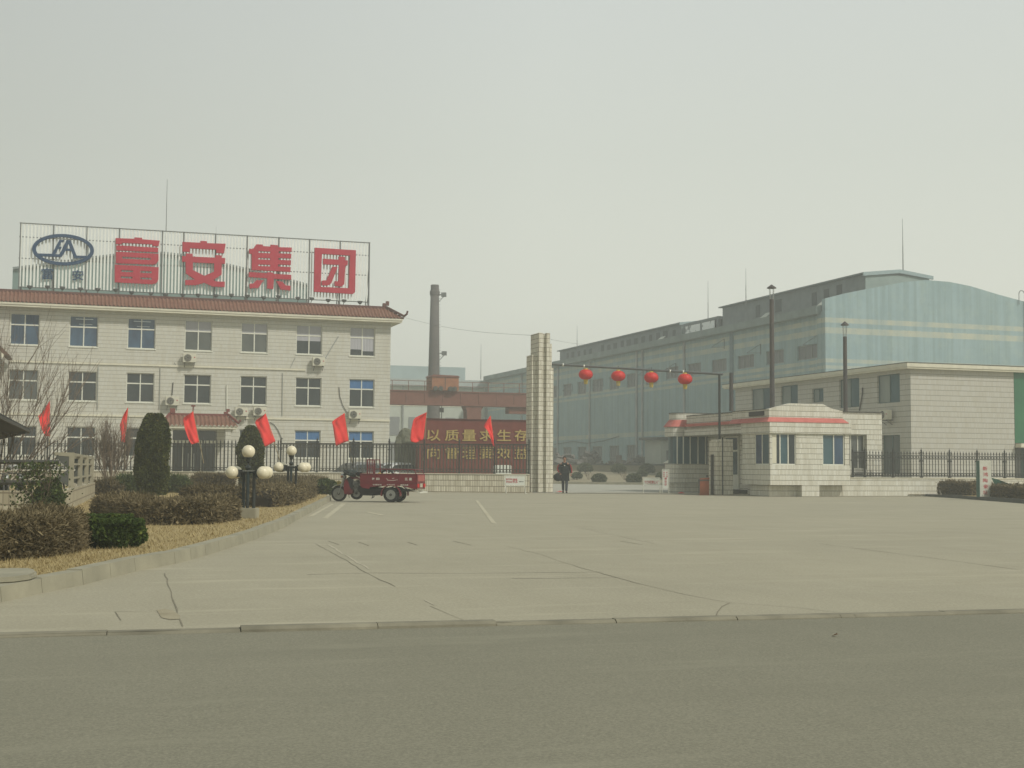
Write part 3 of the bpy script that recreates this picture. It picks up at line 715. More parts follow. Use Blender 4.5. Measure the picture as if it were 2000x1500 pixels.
# air-conditioning units
def ac_unit(label, c, yaw=0, u_side=False):
    t = thing('air_conditioner', label, 'air conditioner', c, yaw, 'outdoor air-conditioning units on the buildings')
    b = MB().box(-.42, .42, -.16, .16, 0, .58); b.build('casing', m_ac, t, local=True, bevel=.02)
    g_ = MB().lathe((-.12, -.165, .29), [(.235, 0), (.235, -.02), (.2, -.03), (.03, -.035), (.001, -.035)], 20, 'Y'); g_.build('fan_grille', m_dark, t, local=True)
    r_ = MB()
    for k in (.08, .15, .21): 
        for i in range(24):
            a0, a1 = 2 * math.pi * i / 24, 2 * math.pi * (i + 1) / 24
            r_.tube((-.12 + k * math.cos(a0), -.205, .29 + k * math.sin(a0)), (-.12 + k * math.cos(a1), -.205, .29 + k * math.sin(a1)), .006, n=4, cap=False)
    r_.build('fan_guard', m_ac, t, local=True)
    k_ = MB(); 
    for x in (-.3, .3): k_.box(x - .02, x + .02, -.2, .28, -.05, -.003); k_.bar((x, -.15, -.05), (x, .26, -.3), .03)
    k_.build('bracket', m_irond, t, local=True)
    m = MB().box(.26, .34, -.168, -.162, .3, .36); m.build('badge', m_red, t, local=True)
    return t
first = None
for px, py, lab, dz in ((370, 708, 'upper air conditioner below the fourth top-floor window, small red badge', 0), (622, 715, 'air conditioner under the sixth top-floor window, long pipe slanting up from it', 0), (336, 792, 'air conditioner hanging above the porch left end', 0),
                    (471, 813, 'air conditioner just right of the porch roof end', 0), (507, 812, 'air conditioner below the fifth window, behind the tilted flag top', 0), (693, 818, 'air conditioner under the rightmost middle window beside a drooping hose', 0)):
    c = pv(px, py, VF - .32)
    if first is None: first = ac_unit(lab, c)
    else: dup(first, c, 0, lab)
for px, lab in ((362, 'left one of two air conditioners standing on the porch roof'), (402, 'right one of two air conditioners standing on the porch roof')):
    c = pv(px, 818, 87.4); dup(first, Vector((c.x, 87.4, 3.95)), 0, lab)

# wing with sloping tiled verge at the left edge of the view
wg = thing('side_wing', 'white tiled wing with brown sloping eave at the left edge of the photo', 'building', (-6.5, 84.0, 0))
cpt = pv(7, 694, 84.0)
MB().box(-12, cpt.x - .45, 84.2, VF - .1, 0, cpt.z - .1).build('wall', m_office, wg)
q = MB(); q.prism([(cpt.x + .08, 84.0, cpt.z), (cpt.x - 3.2, 84.0, cpt.z + 3.1), (cpt.x - 3.2, 84.0, cpt.z + 3.55), (cpt.x + .35, 84.0, cpt.z + .02)], (0, 3.9, 0)); q.build('roof', M('brown_verge_tile', (.13, .07, .045), .7), wg)
q = MB(); q.prism([(cpt.x - .02, 83.9, cpt.z - .16), (cpt.x - 3.2, 83.9, cpt.z + 2.9), (cpt.x - 3.2, 83.9, cpt.z + 3.08), (cpt.x + .06, 83.9, cpt.z)], (0, .095, 0)); q.build('verge_board', m_cream, wg)

# ================================================================== ROOFTOP SIGN
VB = 89.4
bb = thing('rooftop_sign', 'huge slatted rooftop sign with four red characters and a blue oval emblem', 'sign', (8, VB, 11.7))
def sbz(x, top):   # sign rim heights
    a, b = (pv(38, 435, VB), pv(722, 474, VB)) if top else (pv(37, 560, VB), pv(720, 590, VB))
    return a.z + (b.z - a.z) * (x - a.x) / (b.x - a.x)
xa, xb = pv(38, 500, VB).x, pv(721, 520, VB).x
s = MB(); n_ = 106; pit = (xb - xa) / n_
for i in range(n_):
    x = xa + pit * i; s.prism([(x + .01, VB - .02, sbz(x, 0)), (x + .01 + pit * .46, VB - .02, sbz(x, 0)), (x + .01 + pit * .46, VB + .005, sbz(x, 0)), (x + .01, VB + .0, sbz(x, 0))], (0, 0, sbz(x, 1) - sbz(x, 0) - .02)); s.prism([(x + .012 + pit * .46, VB - .02, sbz(x, 0)), (x + pit * .60, VB + .07, sbz(x, 0)), (x + pit * .55, VB + .08, sbz(x, 0)), (x + .0 + pit * .46, VB + .006, sbz(x, 0))], (0, 0, sbz(x, 1) - sbz(x, 0) - .02))
s.build('slats', m_slat, bb)
s = MB()
for k in (0, .215, .55, 1.0):
    a_ = Vector((xa - .05, VB + .07, sbz(xa, 1) * (1 - k) + sbz(xa, 0) * k)); b_ = Vector((xb + .05, VB + .07, sbz(xb, 1) * (1 - k) + sbz(xb, 0) * k)); s.bar(a_, b_, .06, .05)
for k in (0.001, 1.0):
    a_ = Vector((xa - .05, VB - .05, sbz(xa, 1) * (1 - k) + sbz(xa, 0) * k)); b_ = Vector((xb + .05, VB - .05, sbz(xb, 1) * (1 - k) + sbz(xb, 0) * k)); s.bar(a_, b_, .035, .03)
s.build('rail', m_steel, bb)
for px in (38, 103, 168, 232, 316, 358, 420, 482, 544, 604, 664, 721):
    x = pv(px, 520, VB).x; s = MB(); s.box(x - .035, x + .035, VB - .06, VB + .12, 11.7, sbz(x, 1) + .02)
    s.bar((x, VB + .12, 14.8), (x + .12, VB + 1.9, 11.72), .06); s.bar((x, VB + .12, 13.2), (x + .1, VB + 1.2, 11.9), .04)
    s.build('post', m_steel, bb)
O7 = (200, 420); K7 = 20 / 3
FU = [[[(172, 306), (415, 316), (415, 297), (515, 303), (515, 322), (745, 340), (728, 412), (650, 408), (650, 387), (250, 367), (250, 387), (172, 384)],
       [(180, 400), (725, 432), (722, 490), (205, 466), (180, 466)],
       [(175, 482), (728, 512), (728, 600), (700, 638), (660, 650), (175, 633)], [(258, 547), (632, 566), (618, 592), (258, 573)],
       [(160, 650), (730, 685), (725, 850), (700, 892), (640, 905), (160, 880)], [(245, 720), (392, 727), (400, 738), (392, 752), (245, 746)], [(490, 742), (500, 731), (640, 738), (640, 764), (500, 760)],
       [(240, 802), (385, 809), (395, 820), (385, 834), (235, 827)], [(487, 828), (497, 817), (637, 822), (637, 846), (497, 841)]]]
AN = [[[(1040, 355), (1275, 367), (1275, 342), (1358, 348), (1358, 372), (1600, 380), (1580, 503), (1478, 497), (1478, 455), (1135, 437), (1135, 485), (1040, 480)],
       [(1035, 540), (1085, 540), (1085, 505), (1172, 510), (1172, 547), (1468, 560), (1470, 527), (1550, 533), (1550, 563), (1595, 566), (1590, 640), (1548, 638), (1548, 780), (1440, 852), (1480, 870), (1590, 873), (1586, 942), (1430, 935), (1325, 886), (1210, 918), (1076, 915), (1076, 850), (1150, 850), (1205, 846), (1083, 765), (1080, 615), (1035, 612)],
       [(1175, 621), (1452, 634), (1450, 742), (1325, 797), (1175, 722)]]]
JI = [[[(430, 340), (472, 330), (500, 290), (560, 292), (565, 308), (638, 312), (638, 293), (712, 300), (712, 318), (845, 322), (843, 362), (718, 358), (718, 378), (840, 384), (838, 428), (715, 422), (715, 442), (838, 447), (835, 492), (712, 486), (712, 507), (835, 512), (832, 558), (455, 540), (455, 385), (430, 380)],
       [(520, 356), (635, 361), (635, 378), (520, 373)], [(520, 421), (635, 426), (635, 442), (520, 437)], [(520, 485), (635, 490), (635, 506), (520, 501)],
       [(428, 560), (608, 572), (608, 562), (665, 566), (665, 577), (840, 588), (838, 635), (670, 626), (663, 726), (605, 720), (605, 621), (425, 608)],
       [(500, 640), (572, 640), (520, 715), (435, 720), (432, 675), (470, 672)], [(695, 648), (752, 655), (785, 690), (834, 695), (832, 740), (738, 730)]]]
TU = [[[(1068, 323), (1470, 348), (1462, 755), (1440, 774), (1060, 752)], [(1140, 383), (1412, 400), (1400, 718), (1125, 705)],
       [(1150, 430), (1302, 440), (1302, 408), (1362, 412), (1362, 445), (1392, 448), (1388, 495), (1368, 494), (1356, 680), (1330, 702), (1262, 695), (1262, 650), (1298, 652), (1305, 490), (1150, 484)],
       [(1240, 508), (1292, 512), (1230, 670), (1200, 690), (1138, 690), (1138, 645), (1185, 640)]]]
for G_, o_, k_ in ((FU, O7, K7), (AN, O7, K7), (JI, (400, 420), 5), (TU, (400, 420), 5)):
    mb = MB()
    for L in G_: px_shape(mb, L, VB - .07, .22, o_, k_)
    mb.build('red_character', m_red, bb)
el = lambda rx, ry: [(616 + rx * math.cos(t_), 342 + ry * math.sin(t_) + 0.03 * rx * math.cos(t_)) for t_ in [2 * math.pi * i / 56 for i in range(56)]]
mb = MB(); px_shape(mb, [el(302, 153), el(264, 122)], VB - .07, .18, (0, 420), 5)
px_shape(mb, [[(352, 378), (508, 382), (580, 246), (628, 248), (620, 267), (598, 267), (578, 312), (603, 314), (595, 335), (567, 334), (542, 385), (582, 387), (650, 247), (690, 250), (748, 399), (885, 403), (868, 427), (722, 424), (697, 354), (640, 350), (600, 413), (400, 405)], [(668, 285), (645, 331), (688, 333)]], VB - .07, .17, (0, 420), 5)
mb.build('emblem', m_bluel, bb)
for ch, x0, y0, x1, y1 in (('富', 81, 524, 104, 546), ('安', 141, 528, 163, 548)):
    mb = MB(); a_ = pv(x0, y1, VB); b_ = pv(x1, y1, VB); c_ = pv(x0, y0, VB)
    text(mb, ch, a_ + Vector((0, -.07, 0)), b_ - a_, c_ - a_, (0, -1, 0), .12, .012); mb.build('small_character', m_bluel, bb)
# floodlights along its foot
def flood(label, c):
    t = thing('floodlight', label, 'floodlight', c, 0, 'floodlights along the foot of the rooftop sign')
    MB().path([(.0, .35, -.42), (.0, .0, -.02)], .022, 5).build('arm', m_irond, t, local=True)
    h_ = MB(); h_.lathe((0, 0, .03), [(.05, -.10), (.12, -.05), (.17, .04), (.185, .10), (.16, .11), (.001, .12)], 12, 'Z', .7); h_.build('lamp_head', M('grey_floodlight_metal', (.11, .12, .12), .5, var=.3), t, local=True, smooth=False)
    return t
FL = [(58, 562), (93, 562), (122, 564), (157, 566), (191, 567), (226, 568), (257, 573), (295, 575), (323, 578), (357, 578), (387, 578), (422, 579), (452, 578), (483, 580), (515, 583), (544, 581), (582, 584), (609, 585), (641, 588), (672, 589), (703, 592)]
f0 = None
for i, (x, y) in enumerate(FL):
    lab = '%s floodlight from the left under the rooftop sign' % ORD[i]; c = pv(x, y, VB - .75)
    if f0 is None: f0 = flood(lab, c)
    else: dup(f0, c, (i * 7 % 5 - 2) * .12, lab)
# lightning rods
def rod(label, px, ybot, ytop, v, r_=.03, D=None):
    a_ = pv(px, ybot, v) if D is None else pd(px, ybot, D); b_ = pv(px - .5, ytop, v) if D is None else pd(px - .5, ytop, D)
    b_ = Vector((a_.x, a_.y, b_.z)); t = thing('lightning_rod', label, 'lightning rod', a_, 0, 'lightning rods on the roofs')
    m_ = a_.lerp(b_, .55); MB().tube(a_, m_, r_, r_ * .75, 6).build('mast', m_steel, t); MB().tube(m_, b_, r_ * .6, r_ * .3, 5).build('tip', m_steel, t)
rod('tall lightning rod rising behind the left half of the rooftop sign', 321, 590, 350, 93, .045)
rod('short thin rod just above the rooftop sign middle', 419, 590, 442, 92, .02)

# ================================================================== BACKGROUND WORKS
# arched pale works hall seen through the sign
bh = thing('arched_works_hall', 'pale blue-green arched works hall seen through the rooftop sign slats', 'building', (8, 130, 0))
prof = [pv(x, y, 130) for x, y in ((25, 527), (98, 518), (168, 507), (270, 496), (318, 497), (356, 501), (436, 518), (520, 537), (600, 559))]
poly = [(prof[0].x, 130, 0)] + [(p.x, 130, p.z) for p in prof] + [(prof[-1].x, 130, 0)]
MB().prism(poly[::-1], (0, 30, 0)).build('wall', M('grey_green_hall_wall', (.17, .245, .225), .85, col2=(.12, .18, .17), scale=.3), bh)
q = MB()
for a_, b_ in zip(prof, prof[1:]): q.bar(a_ + Vector((0, 15, .12)), b_ + Vector((0, 15, .12)), 30.6, .2, up=(0, 0, 1))
q.build('roof', m_hallgrey, bh)
q = MB(); q.box(prof[0].x + .3, prof[-1].x - .3, 129.9, 129.998, 16.2, 16.6); q.build('cream_band', m_cream, bh)

# big blue-green hall on the right
U_, V0, V1 = 59.8, 96.0, 190.0
hl = thing('blue_works_hall', 'long pale blue-green works hall with cream stripes and roof monitor', 'building', (U_, V0, 0))
ux = lambda px, py: pu(px, py, U_)
up_ = []; EZ = 14.15
for a_, b_ in ((1558, 1597), (1497, 1531), (1441, 1473), (1390, 1419), (1343, 1369), (1301, 1325), (1261, 1284), (1224, 1243), (1190, 1209), (1157, 1177), (1128, 1145), (1100, 1116), (1079, 1090), (1010, 1018), (995, 1002)):
    va, vb = ux(b_, 750).y, ux(a_, 750).y; up_.append((va, vb, 10.62 if a_ > 1300 else 10.3, 11.85))
lo_ = []
for a_, b_ in ((1497, 1531), (1441, 1473), (1390, 1419), (1343, 1369), (1300, 1325), (1261, 1283), (1224, 1243), (1190, 1209), (1157, 1176), (1128, 1145), (1100, 1116), (1079, 1089), (1060, 1069)):
    va, vb = ux(b_, 880).y, ux(a_, 880).y; lo_.append((va, vb, .3, 3.85))
mb = MB(); uwall(mb, V0 + 1.2, V1, 0, 14.6, U_, up_ + lo_, .35)
gab = [(59.0, 15.42), (61.5, 15.98), (63.87, 16.5), (67.16, 17.2), (69.4, 17.5), (71.8, 17.45), (73.9, 17.2), (76.8, 16.6), (79.6, 16.1)]
mb.prism([(59.5, V0, 0)] + [(a_ if i else 59.5, V0, b_) for i, (a_, b_) in enumerate(gab)] + [(79.6, V0, 0)], (0, .5, 0))
mb.box(59.45, 60.4, V0 + .5, V0 + 1.2, 0, 14.4)   # corner pier
hw = mb.build('wall', m_hall, hl, recalc=False)
MB().box(U_ + .36, 79.5, V0 + .6, V1, 0, 14.5).build('core', m_hallgrey, hl)
mb = MB(); mb.prism([(U_ - .3, V0 + .52, 14.62), (69.5, V0 + .52, 17.3), (79.3, V0 + .52, 14.9)], (0, V1 - V0 - .5, 0)); mb.build('roof', m_hallgrey, hl)
mb = MB(); mb.box(U_ - .75, U_ - .05, V0 + .6, V1, 14.2, 14.85); mb.build('gutter', M('weathered_gutter', (.26, .32, .30), .85, var=.35, scale=.8), hl)
for va, vb, z0, z1 in up_ + lo_:
    w_ = MB().box(U_ + .18, U_ + .24, va, vb, z0, z1).build('window', m_hwin, hl)
    f = MB(); k_ = 4 if z0 < 1 else 3
    for i in range(k_ + 1): y_ = va + (vb - va) * i / k_; f.box(U_ + .12, U_ + .178, y_ - .035, y_ + .035, z0, z1)
    for z_ in ((z0 + .04, z1 - .04) if z0 > 1 else (z0 + 1.3, z0 + 2.2, z1 - .04)): f.box(U_ + .105, U_ + .119, va, vb, z_ - .04, z_ + .04)
    f.build('frame', m_pipe, w_)
for px in (1338, 1245, 1256, 1153, 1091, 1020):
    y_ = ux(px, 800).y; MB().tube((U_ - .12, y_, 0), (U_ - .12, y_, 14.2), .12, n=8).build('downpipe', M('pale_downpipe', (.50, .52, .50), .6, col2=(.28, .29, .27), scale=.6), hl)
y_ = ux(1430, 700).y; MB().box(U_ - .12, U_ - .002, y_ - .3, y_ + .3, 0, 14.19).build('pier', M('blue_pier', (.17, .24, .26), .85), hl)
for px, py in ((1415, 662), (1486, 672), (1320, 709), (1269, 718), (1178, 739), (1118, 751), (1597, 655)):
    a_ = ux(px, py); y0 = a_.y; z = a_.z; m = MB(); m.bar((U_ - .03, y0, z), (U_ - .03, y0, z - .95), .05); m.bar((U_ - .03, y0, z), (U_ - 1.1, y0 + .6, z - .8), .04); m.bar((U_ - 1.1, y0 + .6, z - .8), (U_ - .03, y0, z - .8), .04)
    m.build('window_hoist', m_steel, hl)
# electric cable sagging along the side wall
c_ = MB(); c_.path([ux(x, y) + Vector((-.1, 0, 0)) for x, y in ((1084, 868), (1120, 862), (1150, 866), (1180, 861), (1210, 852))], .04, 4); c_.build('cable', m_steel, hl)
# roof monitors
UM = 64.7
m_mroof = M('monitor_roof_sheet', (.33, .42, .42), .8, var=.2); m_mfront = M('monitor_pale_front', (.29, .36, .33), .85, col2=(.22, .28, .26), scale=.8)
def monitor(ya, yb, z, name_mat, panels, zb=14.9):
    mo = MB().box(UM, 71.0, ya, yb, zb, z - .003).build('roof_monitor', name_mat, hl)
    fr = [(UM - .05, z), (68.0, z + .40), (71.1, z + .02), (71.1, 15.5), (UM - .05, 15.5)]
    MB().prism([(a, ya - .12, b) for a, b in fr], (0, .115, 0)).build('monitor_front', m_mfront, hl)
    MB().prism([(UM - .35, ya - .3, z), (68.0, ya - .3, z + .42), (71.4, ya - .3, z + .02), (71.4, ya - .3, z - .28), (68.0, ya - .3, z + .10), (UM - .35, ya - .3, z - .32)], (0, .17, 0)).build('monitor_fascia', m_mroof, hl)
    MB().prism([(UM - .35, ya - .129, z), (68.0, ya - .129, z + .42), (71.4, ya - .129, z + .02), (71.4, ya - .129, z - .10), (UM - .35, ya - .129, z - .12)], (0, yb - ya + .4, 0)).build('monitor_roof', name_mat, hl)
    r_ = random.Random(int(z * 10)); y = ya + 1.5
    while y < yb - 2:
        if r_.random() < panels: MB().box(UM - .04, UM - .003, y, y + r_.uniform(.7, 1.2), z - r_.uniform(1.9, 1.6), z - r_.uniform(.5, .7)).build('monitor_opening', m_mopen, hl)
        y += 2.1
m_mopen = M('dim_opening', (.075, .095, .09), .8, var=.4, scale=1)
monitor(98.0, 124.2, 18.15, m_hallgrey, .35)
monitor(134.0, 172.5, 17.5, m_hallgrey, .85, 14.9)
m_ = MB(); m_.box(UM, 70, 125.2, 133.5, 14.9, 16.0); m_.box(UM, 70, 125.2, 133.5, 17.0, 17.3); m_.box(UM, UM + .3, 125.2, 125.6, 16.0, 17.0); m_.box(UM, UM + .3, 133.2, 133.5, 16.0, 17.0); m_.box(UM, UM + .3, 129.0, 129.3, 16.0, 17.0); m_.build('roof_monitor', m_hallgrey, hl)
m_ = MB(); m_.box(UM - .02, UM + .02, 126.0, 128.9, 16.15, 16.95); m_.box(UM - .02, UM + .02, 129.4, 133.0, 16.15, 16.95); m_.build('broken_glazing', M('broken_white_glazing', (.88, .90, .86), .5, col2=(.20, .23, .22), scale=1.3, thr=(.55, .62)), hl)
for (x, y0, z) in ((U_ - .5, 112.0, 15.3), (U_ - .4, 101.5, 15.5), (U_ - .4, 136.0, 15.2)):
    MB().prism([(x + 4.3, y0, z + .9), (x + 3.4, y0 + .1, z + .2), (x + 3.4, y0 + 1.2, z + .2), (x + 4.3, y0 + 1.2, z + .9)], (0, 0, .06)).build('open_flap', m_pale, hl)
m_ = MB(); q0 = pv(1996, 600, 95.9)
for i in range(12):
    a0, a1 = math.pi * i / 12, math.pi * (i + 1) / 12; m_.tube((q0.x + .3 * math.cos(a0), 95.9, 16.7 + .35 * math.sin(a0)), (q0.x + .3 * math.cos(a1), 95.9, 16.7 + .35 * math.sin(a1)), .035, n=5)
m_.tube((q0.x - .3, 95.9, 15.8), (q0.x - .3, 95.9, 16.7), .03, n=5); m_.tube((q0.x + .3, 95.9, 10), (q0.x + .3, 95.9, 16.7), .04, n=5); m_.tube((q0.x + .8, 95.9, 10), (q0.x + .8, 95.9, 16.4), .12, n=6)
m_.build('ladder', m_steel, hl)
rod('tall rod on the ridge above the hall gable, rightmost in the photo', 1764, 545, 427, 100, .05)
rod('rod above the long roof monitor, second from the right', 1457, 603, 524, 118, .045)
rod('rod beside the broken roof glazing', 1383, 640, 549, 131, .045)
rod('rod at the far end of the hall roof just right of the tall gate pillar', 1127, 700, 636, 160, .05)
# cross range closing the yard
cr = thing('rear_works_building', 'pale far works range with low upper storey behind the gantry crane', 'building', (50, 191, 0))
MB().box(30, 66, 191, 210, 0, 14.1).build('wall', m_pale, cr)
MB().box(34, 56.8, 192, 205, 14.1, 16.25).build('upper_storey', m_palebl, cr)
m_ = MB(); m_.box(30, 61.6, 190.3, 190.998, 13.2, 14.25); m_.build('eave', M('pale_eave', (.40, .45, .43), .85), cr)
m_ = MB(); m_.box(30, 59.5, 190.93, 190.998, 11.4, 11.9); m_.box(30, 59.5, 190.93, 190.998, 10.2, 10.7); m_.build('cream_band', m_cream, cr)
for px in (771, 808, 880, 906, 972):
    a_ = pv(px, 812, 190.9)
    w_ = MB().box(a_.x - .75, a_.x + .75, 190.9, 190.996, 5.9, 8.6).build('window', m_hwin, cr)
for px in (771, 808): a_ = pv(px, 850, 190.9); MB().box(a_.x - .75, a_.x + .75, 190.9, 190.996, 2.2, 4.9).build('window', m_hwin, cr)
for px in (787, 947): a_ = pv(px, 812, 190.8); MB().tube((a_.x, 190.8, 0), (a_.x, 190.8, 13.2), .14, n=6).build('downpipe', m_pipe, cr)
rod('thin rod on the far low roof between chimney and gate pillar', 939, 741, 672, 195, .06)
MB().box(0, 0.01, 0, .01, 0, .01)
# chimney
ch = thing('brick_chimney', 'tall tapering grey brick chimney behind the crane', 'chimney', gd(845.5, 150, 0))
cc = Vector((gd(845.5, 150).x, gd(845.5, 150).y, 0)); T_ = pd(848, 566, 150).z
mb = MB().lathe(cc, [(.83, 0), (.74, 7), (.60, 14), (.47, T_)], 20); mb.build('shaft', m_brick, ch, smooth=True)
MB().lathe(cc + Vector((0, 0, T_ - .7)), [(.48, 0), (.56, .12), (.56, .55), (.48, .62), (.46, 1.25), (.30, 1.26)], 20).build('cap_ring', m_brick, ch)
l_ = MB(); e_ = RT * .62
for k in range(int(T_ / .33) - 6): z = 2.5 + k * .33; r_ = .83 - .36 * z / T_; l_.bar(cc + RT * r_ + Vector((0, 0, z)), cc + RT * (r_ + .16) + Vector((0, 0, z)), .04)
l_.build('rung', m_steel, ch)
for z, wd in ((T_ - .55, .9), (pd(860, 690, 150).z, .8)):
    r_ = .83 - .36 * z / T_; p_ = cc + RT * (r_ + .55) + Vector((0, 0, z)); m_ = MB(); m_.obox(p_, RT * .28, FW * .3, Vector((0, 0, .22))); m_.bar(cc + RT * r_ + Vector((0, 0, z - .8)), p_ + Vector((0, 0, -.2)), .07); m_.bar(cc + RT * r_ + Vector((0, 0, z)), p_, .1)
    m_.build('platform', m_steel, ch)
# gantry crane
VC = 116.0
gc = thing('gantry_crane', 'rusty red-brown gantry crane with orange trolley in the works yard', 'crane', (34, VC, 0))
m_ = MB(); m_.box(18, 41.4, VC, VC + 1.2, 6.98, 8.0); m_.box(18, 41.4, VC - .12, VC + 1.32, 6.8, 6.978); m_.box(18, 41.4, VC - .08, VC + 1.3, 8.002, 8.1)
for k in range(14): m_.box(18.6 + k * 1.7, 18.68 + k * 1.7, VC - .05, VC - .002, 6.99, 7.99)
m_.build('girder', m_brown, gc)
m_ = MB(); m_.bar((18, VC - .1, 8.95), (41, VC - .1, 8.95), .05); m_.bar((18, VC - .1, 8.55), (41, VC - .1, 8.55), .035)
for k in range(16): m_.bar((18.5 + k * 1.5, VC - .1, 8.1), (18.5 + k * 1.5, VC - .1, 8.95), .05)
m_.build('railing', m_brown, gc)
a_ = pv(845, 735, VC); b_ = pv(894, 764, VC)
m_ = MB(); m_.box(31.1, 33.6, VC - .4, VC + 1.6, 8.15, 9.35); m_.build('trolley', m_orange, gc); m_ = MB(); m_.prism([(31.0, VC - .5, 9.352), (33.7, VC - .5, 9.352), (33.5, VC - .5, 9.5), (31.2, VC - .5, 9.55)], (0, 2.2, 0)); m_.build('trolley_roof', m_brown, gc)
m_ = MB()
for x in (31.4, 31.9, 32.8, 33.2): m_.lathe((x, VC - .45, 8.3), [(.22, -.08), (.22, .08)], 12, 'Y')
m_.box(32.3, 32.36, VC - .42, VC - .402, 8.2, 9.3); m_.build('winch_gear', m_irond, gc)
m_ = MB(); pts = [(pv(x, y, VC).x, VC, pv(x, y, VC).z) for x, y in ((900, 791), (908, 793), (912, 802), (915, 830), (939, 830), (940, 802), (944, 794), (952, 791))]
pts = [pts[0], pts[1], pts[2], (34.7, VC, 0), (35.9, VC, 0), pts[5], pts[6], pts[7]]; m_.prism(pts, (0, 1.2, 0)); m_.build('leg', m_brown, gc)
m_ = MB(); m_.box(19, 20.2, VC, VC + 1.2, 0, 6.79); m_.build('leg', m_brown, gc)
m_ = MB(); hk = pv(866, 795, VC); m_.tube((hk.x, VC + .6, 6.8), (hk.x, VC + .6, 5.2), .04, n=5); m_.box(hk.x - .18, hk.x + .18, VC + .5, VC + .7, 6.2, 6.6); m_.box(hk.x - .3, hk.x + .3, VC + .4, VC + .8, 4.8, 5.2); m_.build('hook_block', m_irond, gc)
m_ = MB(); m_.box(38.6, 41.8, VC + .2, VC + 1.3, 6.2, 6.79); m_.build('end_carriage', m_brown, gc)

# ================================================================== WHITE SIDE BUILDING (right)
SB = thing('side_building', 'two-storey pale tiled building behind the gatehouse, green glass on its right', 'building', (46.4, 65.7, 0))
US, VS = 46.35, 65.7
def uw(x0, x1, y0, y1): a, b = pu(x0, y0, US), pu(x1, y1, US); return (b.y, a.y, b.z, a.z)
so_ = []
for (x0, x1, yt, yb) in ((1713, 1757, 724, 786), (1639, 1678, 736, 796), (1586, 1608, 759, 786), (1525, 1558, 752, 792), (1468, 1509, 759, 800)):
    va, vb = pu(x1, yt, US).y, pu(x0, yt, US).y; zt = pu((x0 + x1) / 2, yt, US).z
    so_.append((va, vb, {1713: 5.22, 1639: 5.12, 1586: 5.62, 1525: 5.4, 1468: 5.2}[x0], 6.92 if x0 != 1586 else 6.5))
so_.append((pu(1758, 880, US).y, pu(1723, 880, US).y, 1.0, 3.3)); so_.append((pu(1700, 880, US).y, pu(1650, 880, US).y, 1.0, 3.3))
mb = MB(); uwall(mb, VS, 87.0, 0, 7.1, US, so_, .22); xr = pv(1981, 800, VS).x
mb.quad((US, VS, 0), (xr, VS, 0), (xr, VS, 7.1), (US, VS, 7.1)); mb.box(US + .225, xr - .01, VS + .05, 87, 0, 7.1)
mb.build('wall', m_side, SB, recalc=False)
mb = MB(); mb.box(US - .45, xr + 14, VS - .35, 88.0, 7.102, 7.2); mb.box(US - .5, xr + 14, VS - .4, 88.1, 7.202, 7.42); mb.build('roof_slab', m_cream, SB)
mb = MB(); mb.box(US - .52, xr + 14, VS - .42, 88.15, 7.421, 7.46); mb.build('roof_edge', m_irond, SB)
for i, (a, b, z0, z1) in enumerate(so_):
    f = MB(); x = US + .13; f.box(x, x + .06, a, b, z0, z0 + .06); f.box(x, x + .06, a, b, z1 - .06, z1); 
    for y in (a, (a + b) / 2 - .03, b - .06): f.box(x - .01, x + .06, y, y + .06, z0 + .061, z1 - .061)
    w_ = f.build('window', M('green_window_frame', (.06, .12, .11), .5), SB)
    MB().box(x + .02, x + .03, a + .061, (a + b) / 2 - .031, z0 + .062, z1 - .062).build('pane', g_teal if i < 5 else g_grey, w_)
    MB().box(x + .02, x + .03, (a + b) / 2 + .031, b - .061, z0 + .062, z1 - .062).build('pane', g_pale if i < 5 else g_grey, w_)
mb = MB(); mb.box(xr + .002, xr + 14, VS - .02, 86, 2.9, 7.1); mb.build('green_cladding', m_green, SB)
mb = MB(); mb.box(xr + .002, xr + 14, VS + .2, 86, 0, 2.6); mb.build('ground_floor', M('dark_green_glazing', (.012, .035, .025), .3), SB)
mb = MB(); mb.box(xr + .05, xr + 14, VS - .5, VS + .6, 2.62, 2.86); mb.build('canopy', m_cream, SB)
mb = MB(); mb.box(xr + .0, xr + .35, VS - .06, VS + .19, 0, 2.61); mb.build('door_jamb', m_irond, SB)
mb = MB(); a_, b_ = pu(1686, 757, US), pu(1680, 802, US); mb.path([a_ + Vector((-.06, 0, 0)), (a_.lerp(b_, .3)) + Vector((-.06, -.1, 0)), b_ + Vector((-.06, 0, 0))], .04, 5); mb.build('conduit', m_irond, SB)
# its air conditioner, on brackets on the side wall
c = pu(1740, 820, US); ac2 = dup(first, (US - .36, c.y, c.z), -R(90), 'weathered air conditioner on the shaded side wall of the right-hand building')

# ================================================================== GATEHOUSE
GH = thing('gatehouse', 'cream tiled gatehouse with red eaves, two window bays and stepped parapet', 'building', (31, 58, 0))
VB1 = 52.8; XL, XR = 29.85, 33.95
def box(mb, *a): mb.box(*a)
g = MB()
